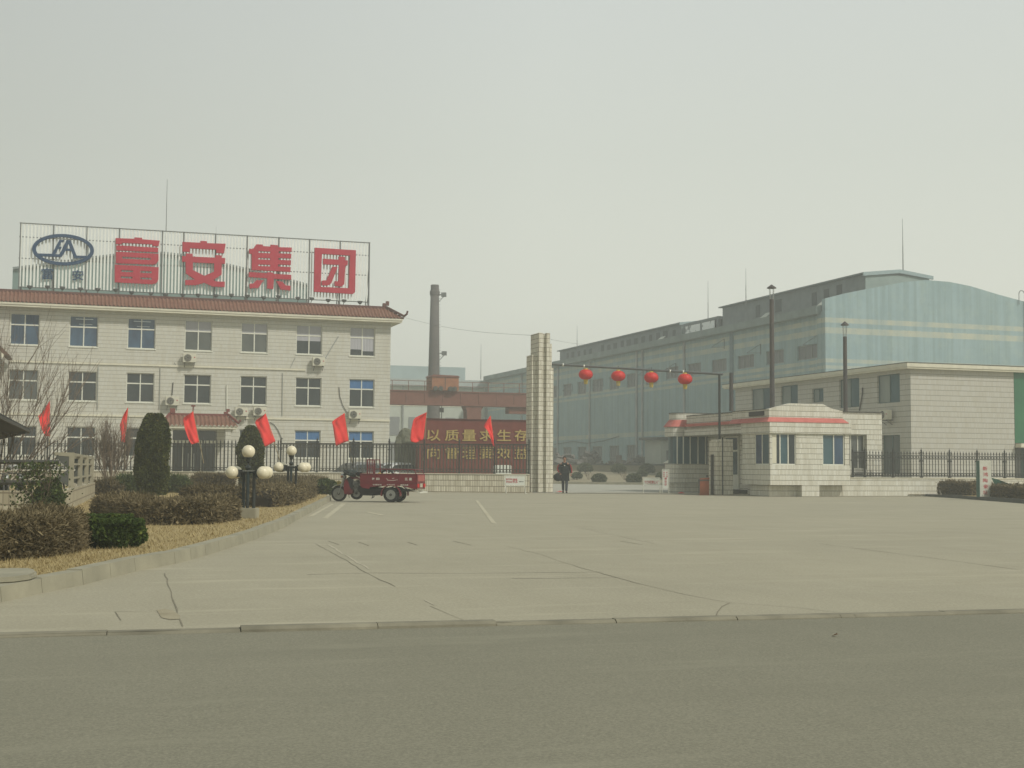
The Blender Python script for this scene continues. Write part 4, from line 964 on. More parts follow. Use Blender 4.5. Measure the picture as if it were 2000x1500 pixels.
# front bay: base pier, projecting lower wall, window zone piers, upper bands
g.box(31.45, 32.35, VB1 - .004, VB1 + 2.2, 0, .52)
g.box(30.05, 31.448, VB1 + .45, VB1 + 2.2, 0, .52); g.box(32.352, XR - .15, VB1 + .45, VB1 + 2.2, 0, .52)
g.box(XL, XR, VB1, VB1 + 2.6, .522, 1.42)
g.box(XL + .0, XL + .10, VB1 + .01, VB1 + .11, 1.422, 2.84)
g.box(31.19, 32.55, VB1 + .02, VB1 + .5, 1.422, 2.84)
g.box(XL + .02, XL + .3, VB1 + 1.45, VB1 + 2.6, 1.422, 2.84)
g.box(XR - .25, XR, VB1 + .02, VB1 + .3, 1.422, 2.84)
g.box(XL - .06, XR + .05, VB1 - .08, VB1 + 2.6, 2.842, 3.34)
par = [(XL + .03, 3.0), (XL + .03, 3.93), (30.95, 4.20), (32.65, 4.20), (33.05, 4.02), (XR - .28, 3.90), (XR - .28, 3.0)]
g.prism([(x, VB1 + .12, z) for x, z in par], (0, .28, 0))
g.box(XL + .03, XL + .3, VB1 + .402, VB1 + 3.6, 3.342, 3.92)
# body behind
g.box(30.95, 36.82, 54.5, 56.9, 0, 1.25)
g.box(30.95, 34.82, 54.5, 56.9, 1.252, 2.9); g.box(35.98, 36.82, 54.5, 56.9, 1.252, 2.9); g.box(34.822, 35.978, 55.0, 56.9, 1.252, 2.9); g.box(30.95, 36.82, 54.5, 56.9, 2.902, 3.93)
g.box(32.3, 36.82, 56.902, 66.5, 0, 3.93)
# side return towards the gate with door recess
g.build('wall', m_guard, GH)
# rear rounded bay
rb = MB(); cx, cy = 31.70, 64.35
def rbay(r0, r1, z0, z1, sx=1.0, n=20):   # rounded-corner block swept about the bay centre
    P = []
    for i in range(32):
        t_ = 2 * math.pi * i / 32; ct, st = math.cos(t_), math.sin(t_); e = .45
        P.append((cx + r0 * sx * math.copysign(abs(ct) ** e, ct), cy + r0 * .45 * math.copysign(abs(st) ** e, st)))
    return [(x, y, z0) for x, y in P], z1 - z0
for r0, z0, z1 in ((1.30, 0, .45), (1.46, .452, 1.48), (1.47, 2.92, 3.42), (1.24, 3.422, 4.14)):
    P, h = rbay(r0, 0, z0, z1); rb.prism(P, (0, 0, h))
rb.build('rear_bay', m_guard, GH)
gl = MB(); P, h = rbay(1.28, 0, 1.482, 2.918); gl.prism(P, (0, 0, h)); glz = gl.build('rear_bay_glazing', g_teal, GH)
fm = MB()
for x in (30.50, 30.85, 31.25, 31.70, 32.15, 32.6): fm.box(x, x + .05, cy - 1.28 * .45 - .06, cy - 1.28 * .45 - .005, 1.482, 2.918)
fm.build('glazing_bar', m_white, glz)
# door in the recess
d_ = MB(); d_.box(32.22, 32.298, 60.2, 61.6, .2, 2.9); dd = d_.build('door', m_white, GH); MB().box(32.19, 32.218, 60.3, 61.5, .95, 2.1).build('pane', g_teal, dd); MB().box(32.19, 32.218, 60.3, 61.5, 2.2, 2.8).build('pane', g_teal, dd)
MB().box(31.3, 32.29, 59.4, 62.6, 0, .19).build('step', m_concd, GH)
lk = MB(); lk.box(31.0, 32.298, 56.902, 63.6, 3.25, 3.98); lk.box(30.85, 32.298, 56.902, 63.6, 2.95, 3.248); lk.build('link_parapet', m_guard, GH)
# red sloping eave strips
e_ = MB()
def eave(x0, x1, y0, y1, z0, z1, ins):
    e_.add([(x0 - ins, y0 - ins, z0), (x1 + ins, y0 - ins, z0), (x1, y0, z1), (x0, y0, z1), (x0 - ins, y1, z0), (x0, y1, z1), (x1 + ins, y1, z0), (x1, y1, z1)],
           [(0, 1, 2, 3), (4, 0, 3, 5), (1, 6, 7, 2), (3, 2, 7, 5), (4, 6, 1, 0)])
eave(XL + .02, XR - .3, VB1 + .11, VB1 + 3.6, 3.342, 3.56, .22)
e_.box(30.80, 30.998, 56.6, 63.4, 3.42, 3.56)
P1, _ = rbay(1.55, 0, 3.43, 3.44); P2, _ = rbay(1.26, 0, 3.82, 3.83)
k = len(P1); e_.add([Vector(p) for p in P1] + [Vector((p[0], p[1], 3.80)) for p in P2], [(i, (i + 1) % k, k + (i + 1) % k, k + i) for i in range(k)] + [tuple(range(k))])
e_.build('red_eave', m_redeave, GH)
cp = MB(); cp.box(XL - .0, XL + .32, VB1 + .45, VB1 + 3.6, 3.922, 3.95); cp.box(30.9, 36.85, 54.45, 56.9, 3.932, 3.98); cp.box(32.3, 36.85, 56.902, 66.5, 3.932, 3.98); cp.box(30.96, 32.299, 56.902, 63.6, 3.982, 4.02); cp.prism([(p[0], p[1], 4.142) for p in rbay(1.26, 0, 4.1, 4.2)[0]], (0, 0, .04)); cp.build('coping', m_irond, GH)
# windows of the front bay and body
def pane_window(x0, x1, z0, z1, y, mats, side=False):
    f = MB(); t_ = .05; n_ = len(mats); w_ = (x1 - x0) / n_
    B = (lambda f, a, b, c, d, e, g: f.box(c, d, a, b, e, g)) if side else (lambda f, a, b, c, d, e, g: f.box(a, b, c, d, e, g))
    B(f, x0, x1, y, y + .06, z0, z0 + t_); B(f, x0, x1, y, y + .06, z1 - t_, z1)
    for i in range(n_ + 1): q = min(x0 + w_ * i, x1 - t_); B(f, q, q + t_, y - .006, y + .055, z0 + t_ + .001, z1 - t_ - .001)
    o = f.build('window', m_white, GH)
    for i, m in enumerate(mats):
        p = MB(); B(p, x0 + w_ * i + t_ + .002, x0 + w_ * (i + 1) - .002, y + .02, y + .03, z0 + t_ + .001, z1 - t_ - .001); p.build('pane', m, o)
    return o
w1 = pane_window(XL + .101, 31.188, 1.424, 2.838, VB1 + .07, [g_dark, g_teal, g_dark]); MB().box(XL + .16, XL + .36, VB1 + .068, VB1 + .085, 1.49, 2.78).build('curtain', m_cream, w1)
pane_window(32.552, XR - .252, 1.424, 2.838, VB1 + .07, [g_teal, g_blue])
pane_window(VB1 + .111, VB1 + 1.448, 1.424, 2.838, XL + .05, [g_teal, g_blue], True)
w4 = pane_window(34.824, 35.976, 1.254, 2.898, 54.72, [g_dark, g_grey, g_grey])
bl = MB(); bl.box(XL - .03, XL + .026, VB1 + .55, VB1 + 1.9, 3.64, 3.84); bl.build('sign_board', m_dark, GH)

# ================================================================== GATE PILLARS, CROSSBAR, LANTERNS
TP = thing('gate_pillar', 'tall stepped gate pillar clad in narrow cream tiles', 'pillar', (22.2, 62.0, 0))
m = MB(); vf = 62.17
X = lambda px, y=vf: pv(px, 800, y).x
ztop = pv(1060, 650, vf).z
m.box(X(1052), X(1059.3), vf, vf + 1.25, 0, ztop)
m.box(X(1059.3) + .002, X(1067) - .002, vf + .16, vf + 1.1, 0, ztop - .02)
m.box(X(1067), X(1073.5), vf, vf + 1.25, 0, ztop + .002)
z2 = pv(1076, 671, vf).z; z3 = pv(1081, 718, vf).z; z4 = pv(1040, 692, vf).z
m.box(X(1073.5) + .002, X(1078.5), vf + .10, vf + 1.1, 0, z2)
m.box(X(1078.5) + .002, X(1083), vf + .16, vf + 1.0, 0, z3)
xe = X(1052) - .002
m.box(xe - .26, xe, vf + .30, vf + 1.12, 0, z4)
m.build('shaft', m_gate, TP)
RP = thing('gate_pillar', 'short square gate pillar in front of the gatehouse carrying the lantern post', 'pillar', (29.2, 56.0, 0))
vr = 56.1; xl, xr2 = pv(1411, 960, vr).x, pv(1432, 960, vr).x
m = MB(); m.box(xl, xr2, vr, vr + 1.15, 0, 2.62); m.box(xl - .18, xl - .002, vr + .25, vr + 1.0, 0, 2.55); m.build('shaft', m_gate, RP)
m = MB(); m.box(xl - .30, xl - .20, vr + .5, vr + .62, 0, 1.9); m.build('gate_stop', m_irond, RP)
CB = thing('lantern_crossbar', 'thin dark crossbar spanning the gateway on a slim post', 'crossbar', (25, 59, 0))
pa, pb = pv(1078, 711.5, vf + .5), pv(1412, 731, vr + .35); po = pv(1405, 731, vr + .35)
m = MB(); m.tube(pa, pb, .055, n=7); m.build('bar', m_steel, CB)
m = MB(); m.tube((po.x, po.y, 2.62), po, .06, n=7); m.tube((po.x - .06, vr - .06, .02), (po.x - .06, vr - .06, 2.7), .03, n=6); m.build('post', m_iron, CB)
def barpt(px): t_ = (px - 1078) / (1412 - 1078); return pa.lerp(pb, t_)
for px in (1101, 1144, 1313, 1338): 
    q = barpt(px); MB().lathe(q, [(.075, -.04), (.075, .04)], 8, 'X').build('bulb_clip', m_white, CB)
def lantern(label, c):
    t = thing('red_lantern', label, 'lantern', c, 0, 'red lanterns hanging from the gateway crossbar')
    N_ = 48; vs = []; fs = []; prof = [(.11, .25), (.2, .235), (.29, .17), (.345, .07), (.355, -.02), (.32, -.12), (.24, -.2), (.14, -.245), (.10, -.25)]
    for r_, h_ in prof:
        for i in range(N_):
            t_ = 2 * math.pi * i / N_; q = r_ * (1 + .035 * abs(math.cos(t_ * 8)) - .02); vs.append((q * math.cos(t_), q * math.sin(t_), h_))
    for k_ in range(len(prof) - 1):
        for i in range(N_): fs.append((k_ * N_ + i, (k_ + 1) * N_ + i, (k_ + 1) * N_ + (i + 1) % N_, k_ * N_ + (i + 1) % N_))
    b = MB().add(vs, fs); b.build('body', m_lant, t, local=True, smooth=True)
    MB().lathe((0, 0, 0), [(.115, .245), (.115, .30), (.06, .31)], 16).build('cap', m_yel, t, local=True)
    MB().lathe((0, 0, 0), [(.105, -.245), (.115, -.30), (.10, -.305)], 16).build('base_ring', m_yel, t, local=True)
    f = MB(); 
    for i in range(18): a = 2 * math.pi * i / 18; f.tube((.09 * math.cos(a), .09 * math.sin(a), -.30), (.075 * math.cos(a), .075 * math.sin(a), -.48), .014, .008, 4)
    f.build('fringe', m_yel, t, local=True)
    MB().tube((0, 0, .3), (0, 0, .50), .012, n=5).build('hook', m_irond, t, local=True)
    return t
l0 = None
for i, (px, py) in enumerate(((1147.5, 731.5), (1212.5, 734.5), (1277, 737.5), (1341.5, 740.5))):
    q = barpt(px); c = Vector((q.x, q.y, q.z - .47)); py_c = pd(px, py, (q - CAM).dot(FW)).z
    c.z = py_c
    lab = ['leftmost red lantern, nearest the tall pillar', 'second red lantern from the tall pillar', 'third red lantern from the tall pillar', 'rightmost red lantern, nearest the slim post'][i]
    if l0 is None: l0 = lantern(lab, c)
    else: dup(l0, c, .3 * i, lab)
# cable from the roof corner over the pillar to the hall
a_ = pv(789, 620, VF - .9); b_ = pv(1040, 655, vf + .6); c_ = pu(1172, 671, 59.5)
m = MB()
for p_, q_ in ((a_, b_), (b_, c_)): m.path([p_.lerp(q_, i / 10) - Vector((0, 0, .25 * math.sin(math.pi * i / 10))) for i in range(11)], .007, 4)
tag(m.build('overhead_wire', m_steel), 'thin wire sagging from the red roof corner over the tall pillar', 'wire')
m = MB(); m.box(pz(1082, 961).x, 29.0, 58.9, 58.96, 0, .012)
ra, rb_ = pz(1084, 963.5), pz(1390, 966); m = MB(); m.bar(ra + Vector((0, 0, .01)), rb_ + Vector((0, 0, .01)), .07, .02); tag(m.build('gate_track', m_concd), 'thin steel gate track on the ground across the gateway', 'gate track')

# ================================================================== BOUNDARY WALL AND IRON FENCE
def fence(name, lab, wlab, A, B, zt, rail, posts, base_mat, finial, nb=8, th=.26, capz=0.04, posth=.30, bw=.014):
    # A, B ground points; wall top zt; rail height; posts parameter list (metres from A)
    d = (B - A).normalized(); n = Vector((-d.y, d.x, 0)); L = (B - A).length; ang = math.atan2(d.y, d.x)
    wl_ = MB().box(0, L, -th / 2, th / 2, 0, zt - capz).build('boundary_wall', base_mat, None, local=True); wl_.location = Vector((A.x, A.y, 0)); wl_.rotation_euler = (0, 0, ang)
    tag(wl_, wlab, 'wall')
    c_ = MB().box(-.02, L, -th / 2 - .03, th / 2 + .03, zt - capz + .002, zt).build('coping', m_cream, wl_, local=True)
    t = thing(name, lab, 'fence', Vector((A.x, A.y, zt)), ang)
    H = rail - zt
    pts = [0] + posts + [L] if False else posts
    for s_ in posts:
        m = MB(); m.box(s_ - .035, s_ + .035, -.035, .035, 0, H + posth * .45); m.lathe((s_, 0, H + posth * .45), [(.06, 0), (.06, .03), (.03, .05), (.045, .09), (.03, .14), (.01, .17), (.004, .26)], 8)
        m.box(s_ - .06, s_ + .06, -.06, .06, H - .28, H - .22); m.box(s_ - .05, s_ + .05, -.05, .05, .0, .06)
        m.build('post', m_iron, t, local=True)
    for i, (a, b) in enumerate(zip(posts, posts[1:])):
        fi = finial(i); m = MB(); a += .036; b -= .036
        for z in (H, H - .16, .08, .22): m.box(a, b, -.013, .013, z - .014, z + .014)
        if not fi: m.box(a, b, -.022, .022, H + .016, H + .055)
        w_ = (b - a) / nb
        for k_ in range(nb):
            x = a + w_ * (k_ + .5); m.box(x - bw, x + bw, -.012, .012, .04, H + (.02 if not fi else .10))
            if fi: m.lathe((x, 0, H + .08), [(.006, 0), (.032, .03), (.03, .06), (.012, .09), (.004, .15)], 6); m.box(x - .03, x + .03, -.008, .008, H + .06, H + .078)
            m.box(x - .020, x + .020, -.016, .016, H - .30, H - .27)
            # ring ornaments between the rails
            xr_ = a + w_ * k_ 
            for zc, rr_ in ((H - .08, .055), (.15, .06)):
                xc = x + w_ / 2 if k_ < nb - 1 else None
                if xc is None: continue
                for q in range(8):
                    a0, a1 = 2 * math.pi * q / 8, 2 * math.pi * (q + 1) / 8
                    m.bar((xc + rr_ * math.cos(a0), 0, zc + rr_ * math.sin(a0)), (xc + rr_ * math.cos(a1), 0, zc + rr_ * math.sin(a1)), .014, .02, up=(0, 1, 0))
        m.build('panel', m_irond if not fi else m_iron, t, local=True)
    return t
FA, FB = gd(-90, 69.8), gd(1034, 65.0); FL_ = (FB - FA).length; fd = (FB - FA).normalized()
def fpos(px):  # distance along the left fence under image column px
    d = ray(px, 900); # intersect in plan
    n = Vector((-fd.y, fd.x)); den = d.x * n.x + d.y * n.y; s_ = (FA.x * n.x + FA.y * n.y) / den; q = Vector((d.x * s_ - FA.x, d.y * s_ - FA.y)); return q.x * fd.x + q.y * fd.y
PP = [-52, 20, 92, 168, 243, 320, 396, 472, 548, 619, 690, 760, 828.5, 897, 965.5, 1033]
fence('iron_fence', 'black ornamental iron fence on the low tiled wall left of the tall pillar', 'low wall of vertical cream tiles left of the gateway', FA, FB, .91, 2.32, [fpos(p) for p in PP], m_wallt, lambda i: i < 8, 10, bw=.027)
GA, GB = Vector((33.96, 53.6, 0)), Vector((56.0, 53.6, 0))
rp = [pv(px, 900, 53.6).x - GA.x for px in (1665, 1689, 1744, 1799.5, 1854.5, 1908.5, 1962)]; S_ = rp[-1] - rp[-2]
rp += [rp[-1] + S_ * k_ for k_ in (1, 2, 3, 4)]
fence('iron_fence', 'dark iron fence with spear finials right of the gatehouse', 'low pale tiled wall right of the gatehouse', GA, GB, .87, 1.92, rp, m_guard, lambda i: True, 9, bw=.011)

# flags
def flag(label, pole, quad_l, quad_r, depth=66.0, wave=.10, ph=0.0):
    # pole: list of two pixel points (foot, tip); quad_r: edge at the pole (top, bottom); quad_l: free edge pixel points top->bottom
    dp = depth; P0, P1 = pd(*pole[0], dp), pd(*pole[1], dp)
    t = thing('red_flag', label, 'flag', P0, 0, 'red flags tied along the iron fence')
    MB().tube(P0, P1, .022, .014, 6).build('pole', M('bamboo_pole', (.32, .26, .14), .7), t)
    N_, M_ = 12, 14
    def edge(E, s_):
        f = s_ * (len(E) - 1); i = min(int(f), len(E) - 2); u_ = f - i; return (E[i][0] + (E[i + 1][0] - E[i][0]) * u_, E[i][1] + (E[i + 1][1] - E[i][1]) * u_)
    vs = []; fs = []
    for j in range(M_ + 1):
        a = edge(quad_l, j / M_); b = edge(quad_r, j / M_)
        for i in range(N_ + 1):
            s_ = i / N_; x, y = a[0] + (b[0] - a[0]) * s_, a[1] + (b[1] - a[1]) * s_
            dd = (1 - s_) * (.25 + wave * 1.3 * math.sin(6 * s_ + j * .28 + ph) + .06 * math.sin(13 * s_ - j * .5 + ph)) + .03 * math.sin(j * .9 + ph) * (1 - s_)
            vs.append(pd(x, y, dp - dd))
    for j in range(M_):
        for i in range(N_): k_ = j * (N_ + 1) + i; fs.append((k_, k_ + 1, k_ + N_ + 2, k_ + N_ + 1))
    o = MB().add(vs, fs).build('cloth', m_flag, t, recalc=False, smooth=True)
    md = o.modifiers.new('thickness', 'SOLIDIFY'); md.thickness = .006
    return t
flag('leftmost flag, pointed red flag above the bike shelter', ((96, 870), (97.5, 782)), [(97, 784), (88, 797), (75, 813), (80, 835), (88, 852)], [(97.5, 784), (97.5, 852)], 68.8, .12, 0)
flag('narrow folded red flag just left of the tall conical evergreen', ((243, 905), (250, 795)), [(249, 797), (241, 810), (234, 830), (236, 848), (236, 864)], [(250, 797), (247, 830), (244, 864)], 68.2, .12, 2)
flag('tilted red flag hanging in front of the porch roof', ((398, 905), (377, 801)), [(376, 804), (357, 817), (361, 838), (368, 858), (374, 868)], [(377, 803), (389, 864)], 67.6, .10, 1)
flag('large tilted red flag beside the second conical evergreen', ((548, 905), (518, 806)), [(518, 808), (497, 823), (506, 845), (509, 860), (510, 877)], [(519, 808), (529, 838), (538, 862)], 67.0, .12, 3)
flag('red flag with a pale edge in front of the right-hand office windows', ((688, 905), (673, 806)), [(671, 808), (648, 823), (651, 836), (653, 852), (656, 871)], [(673, 807), (677, 835), (681, 861)], 66.6, .10, 4)
flag('red flag at the left end of the slogan wall', ((826, 900), (833.5, 804)), [(832, 806), (808, 817), (803, 840), (801, 862), (812, 865)], [(833.5, 805), (830, 832), (827, 858)], 66.0, .10, 5)
flag('narrow red flag covering part of the slogan', ((968, 905), (958, 810)), [(957, 813), (944, 832), (953, 842), (958, 856), (963, 871)], [(958.5, 812), (962, 842), (966, 872)], 65.3, .12, 6)

# ================================================================== YARD BEHIND THE FENCE
VW = 73.0
sw = thing('slogan_wall', 'red-brown marble slogan wall with two rows of gold characters behind the fence', 'wall', (22, VW, 0))
x0, x1 = pv(816, 900, VW).x, pv(1050, 900, VW).x; zt = pv(930, 821, VW).z
MB().box(x0, x1, VW, VW + .5, 0, zt).build('panel', m_marble, sw)
m = MB(); m.box(x0 - .05, x1 + .05, VW - .05, VW + .55, zt + .002, zt + .07); m.build('capping', M('dark_marble_cap', (.08, .02, .016), .4), sw)
for row, (s_, ya, yb) in enumerate((('以质量求生存', 839, 861), ('向管理要效益', 873, 896))):
    for ch_, xc in zip(s_, (846.5, 882, 916, 950, 984, 1018)):
        a_ = pv(xc - 13.5, yb, VW); b_ = pv(xc + 13.5, yb, VW); c_ = pv(xc - 13.5, ya, VW)
        m = MB(); text(m, ch_, (a_.x, VW - .002, a_.z), (b_.x - a_.x, 0, 0), (0, 0, c_.z - a_.z), (0, -1, 0), .06, .012); m.build('gold_character', m_gold, sw)
# rough ornamental rock
rk_ = random.Random(4); rc_ = gd(800, 77.5)
bm = bmesh.new(); bmesh.ops.create_icosphere(bm, subdivisions=4, radius=1)
for v in bm.verts:
    p = v.co.copy(); p.x = math.copysign(abs(p.x) ** .7, p.x); p.y = math.copysign(abs(p.y) ** .7, p.y); p.z = math.copysign(abs(p.z) ** .6, p.z)
    n_ = noise.fractal(p * 1.7 + Vector((3, 1, 2)), .8, 2.0, 4); v.co = Vector((p.x * .85, p.y * .7, p.z * 1.75 + 1.7)) * (1 + .0) + v.normal * n_ * .22
me = bpy.data.meshes.new('ornamental_rock'); bm.to_mesh(me); bm.free(); me.materials.append(M('mossy_rock', (.17, .17, .115), .95, col2=(.10, .105, .075), scale=2.5, bump=.4)); ro = bpy.data.objects.new('ornamental_rock', me); COL.objects.link(ro); ro.location = rc_; tag(ro, 'rough grey-green ornamental rock beside the slogan wall', 'rock')
# parked cars
def car(label, c, yaw, body):
    t = thing('parked_car', label, 'car', c, yaw, 'cars parked behind the fence')
    side = [(-2.15, .35), (-2.2, .62), (-2.05, .82), (-1.35, .92), (-.75, 1.38), (-.2, 1.46), (.6, 1.44), (1.35, 1.02), (2.0, .95), (2.15, .7), (2.12, .35)]
    n_ = len(side); vs = []; fs = []
    for y, k_ in ((-.86, 1.0), (-.80, 1.0), (0, 1.02), (.80, 1.0), (.86, 1.0)):
        for x, z in side:
            yy = y * (1 - max(0, z - .9) * .28); ins = 1.0 if abs(y) < .85 else .985
            vs.append((x * ins, yy, z if abs(y) > .1 or z < .9 else z + .03))
    for j in range(4):
        for i in range(n_ - 1): k_ = j * n_ + i; fs.append((k_, k_ + 1, k_ + n_ + 1, k_ + n_))
        fs.append((j * n_ + n_ - 1, j * n_, (j + 1) * n_, (j + 1) * n_ + n_ - 1))
    fs += [tuple(range(n_)), tuple(range(4 * n_, 5 * n_))]
    MB().add(vs, fs).build('body', body, t, local=True, smooth=False)
    g_ = MB()
    for s_ in (-1, 1):
        y = s_ * .79; g_.prism([(-1.15, s_ * .832, .96), (-.72, s_ * .76, 1.32), (.55, s_ * .76, 1.36), (1.15, s_ * .832, 1.0)], (0, s_ * .012, 0))
    g_.add([(-1.38, -.68, .955), (-1.38, .68, .955), (-.79, .6, 1.37), (-.79, -.6, 1.37)], [(0, 1, 2, 3)]); g_.add([(1.40, -.68, 1.03), (1.40, .68, 1.03), (.68, .6, 1.425), (.68, -.6, 1.425)], [(0, 1, 2, 3)])
    g_.build('window_glass', g_dark, t, local=True)
    for x in (-1.4, 1.35):
        for s_ in (-1, 1):
            w_ = MB().lathe((x, s_ * .80, .31), [(.18, -.09), (.30, -.09), (.31, -.05), (.31, .05), (.30, .09), (.18, .09)], 16, 'Y').build('wheel', m_rub, t, local=True)
            MB().lathe((x, s_ * .80, .31), [(.185, -.075), (.185, .075)], 14, 'Y').build('rim', m_chrome, w_, local=True)
    for s_ in (-1, 1):
        MB().box(-2.19, -2.06, s_ * .62 - .16, s_ * .62 + .16, .62, .76).build('headlight', m_white, t, local=True)
        MB().box(2.06, 2.16, s_ * .62 - .14, s_ * .62 + .14, .66, .86).build('tail_light', m_lant, t, local=True)
    return t
car('grey parked car behind the fence, left of the cargo tricycle bed', gd(705, 75.5), -PHI + R(38), M('grey_car_paint', (.20, .21, .21), .35, metal=.3, var=.1, spec=.5))
car('silver-white parked car behind the fence near the ornamental rock', gd(775, 77.0), -PHI + R(42), M('silver_car_paint', (.62, .64, .62), .35, var=.08, spec=.5))
# planter tubs before the slogan wall
m = MB(); q = gd(981, 70.5); m.box(q.x - .45, q.x + .45, q.y - .2, q.y + .2, 0, 1.35); tag(m.build('white_cabinet', m_board, bevel=.03), 'small white cabinet standing before the slogan wall behind the fence', 'cabinet')

# bank, rear wall, topiary, rubble and shed beyond the gate
bk = [gd(1060, 103), gd(1345, 100), gd(1345, 133), gd(1040, 140)]
m = MB(); m.add([(bk[0].x, bk[0].y, .0), (bk[1].x, bk[1].y, .0), (bk[2].x, bk[2].y, .95), (bk[3].x, bk[3].y, .95), (bk[0].x, bk[0].y, -.01), (bk[1].x, bk[1].y, -.01), (bk[2].x, bk[2].y, -.01), (bk[3].x, bk[3].y, -.01)],
        [(0, 1, 2, 3), (0, 4, 5, 1), (1, 5, 6, 2), (2, 6, 7, 3), (3, 7, 4, 0)]); o = struct(m.build('grass_bank', m_earth)) 
RWA, RWB = gd(1040, 139), gd(1330, 132)
rw = thing('garden_wall', 'long low earth-coloured wall with dark coping behind the rounded bushes', 'wall', RWA)
m = MB(); m.bar(RWA + Vector((0, 0, .8)), RWB + Vector((0, 0, .8)), .3, 1.5); m.build('wall', M('earth_render', (.30, .27, .18), .95, var=.25, scale=.6), rw)
m = MB(); m.bar(RWA + Vector((0, 0, 1.62)), RWB + Vector((0, 0, 1.62)), .5, .14); m.build('coping', m_concd, rw)
lowk = MB(); lowk.bar(gd(1060, 102.6) + Vector((0, 0, .08)), gd(1345, 99.6) + Vector((0, 0, .08)), .2, .2); struct(lowk.build('bank_kerb', m_conc))
dome = lambda t: (.80 + .2 * min(1, t / .25)) * math.sqrt(max(0, 1 - max(0, (t - .3) / .7) ** 2)) if t > .05 else .75
tl = ['flat-bottomed round bush, leftmost in the upper row on the bank', 'flat-bottomed round bush, middle of the upper row on the bank', 'flat-bottomed round bush, rightmost of the upper row on the bank',
      'round clipped bush at the bank foot, centre of the gateway', 'round clipped bush at the bank foot, left of the gate signs', 'small dark bush partly hidden behind the walking person', 'bush at the bank foot half hidden by the upright sign', 'bush peeping out behind the right lower round bush', 'low bush at the foot of the tall gate pillar']
for i, (px, D, hw_, z) in enumerate(((1143, 128, 14.5, .78), (1208, 127, 14, .76), (1264, 126, 14.5, .74), (1170, 106, 13.5, .02), (1238, 105.5, 14, .02), (1127, 112, 9, .26), (1293, 112, 10, .28), (1254, 118, 9.5, .45), (1091, 110, 8, .2))):
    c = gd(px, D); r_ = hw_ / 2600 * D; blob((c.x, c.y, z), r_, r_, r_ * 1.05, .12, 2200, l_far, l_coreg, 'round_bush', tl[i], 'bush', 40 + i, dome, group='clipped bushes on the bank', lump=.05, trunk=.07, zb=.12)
for i, (px, D) in enumerate(((1150, 112), (1220, 111))):
    t = thing('bare_shrub', ['small leafless shrub between the left round bushes', 'small leafless shrub between the right round bushes'][i], 'shrub', gd(px, D, .2)); m = MB(); r_ = random.Random(i + 3)
    for k_ in range(4): twigs(m, gd(px, D, .2), Vector((r_.uniform(-.7, .7), r_.uniform(-.4, .4), 1)), .55, .02, 1, r_, .5, .4)
    m.build('branches', m_bark, t)
# rubble heap behind the wall
def heap(label, px0, px1, D, h, seed, mat):
    rd = random.Random(seed); A, B = gd(px0, D), gd(px1, D); t = thing('rubble_heap', label, 'rubble', (A + B) / 2); m = MB()
    for _ in range(70):
        s_ = rd.random(); c = A.lerp(B, s_) + FW * rd.uniform(-1, 1); hh = h * math.sin(math.pi * min(max(s_, .06), .94)) * rd.uniform(.2, 1)
        e = Vector((rd.gauss(0, 1), rd.gauss(0, 1), rd.gauss(0, .5))).normalized(); f = e.cross(Vector((rd.gauss(0, 1), 1, .3))).normalized(); g_ = e.cross(f)
        m.obox(c + Vector((0, 0, 1.0 + hh)), e * rd.uniform(.2, .8), f * rd.uniform(.1, .3), g_ * rd.uniform(.05, .25))
    m.lathe(((A + B) / 2).to_tuple(), [(.1 + (B - A).length / 2, 0), ((B - A).length * .3, 1.0 + h * .5), (.1, 1.0 + h * .7)], 12, sy=.3)
    m.build('debris', mat, t); return t
m_deb = M('dark_rubble', (.13, .13, .125), .95, col2=(.22, .20, .17), scale=.9)
heap('dark heap of scrap behind the low wall near the tall pillar', 1080, 1125, 142, 1.7, 1, m_deb); heap('sloping scrap heap behind the low wall, centre of the gateway', 1124, 1180, 141, 1.9, 2, m_deb)
heap('low scattered debris behind the low wall left of the shed', 1175, 1255, 140, .9, 3, M('pale_rubble', (.30, .29, .25), .95, col2=(.14, .10, .09), scale=.9)); heap('dark rounded heap in front of the works door beside the shed', 1222, 1284, 142, 1.3, 4, m_deb)
# shed
sd = thing('yard_shed', 'small pale shed with flat dark roof against the hall wall', 'shed', gd(1300, 136))
q = gd(1283, 137); m = MB(); m.box(q.x, q.x + 6, q.y - 1, q.y + 3, 0, 4.2); m.build('wall', m_pale, sd); m = MB(); m.box(q.x - .7, q.x + 6, q.y - 1.6, q.y + 3, 4.202, 4.45); m.build('roof', m_irond, sd)
m = MB(); m.box(q.x + .6, q.x + 1.15, q.y - 1.06, q.y - 1.002, .3, 3.1); m.build('door', m_hwin, sd); m = MB(); m.box(q.x + 1.5, q.x + 2.1, q.y - 1.05, q.y - 1.002, 2.0, 2.7); m.build('window', m_hole, sd)
sk = thing('kiosk', 'tiny red-brown hut with pale sloping roof left of the gatehouse', 'hut', gd(1309, 128)); q = gd(1309, 128); m = MB(); m.box(q.x - .45, q.x + .9, q.y - .4, q.y + .4, 0, 1.75); m.build('wall', M('red_brown_brick', (.14, .07, .06), .9), sk)
m = MB(); m.prism([(q.x - .6, q.y - .5, 1.76), (q.x + 1.0, q.y - .5, 1.76), (q.x + 1.0, q.y - .5, 2.0), (q.x + .2, q.y - .5, 2.15)], (0, 1, 0)); m.build('roof', m_cream, sk)

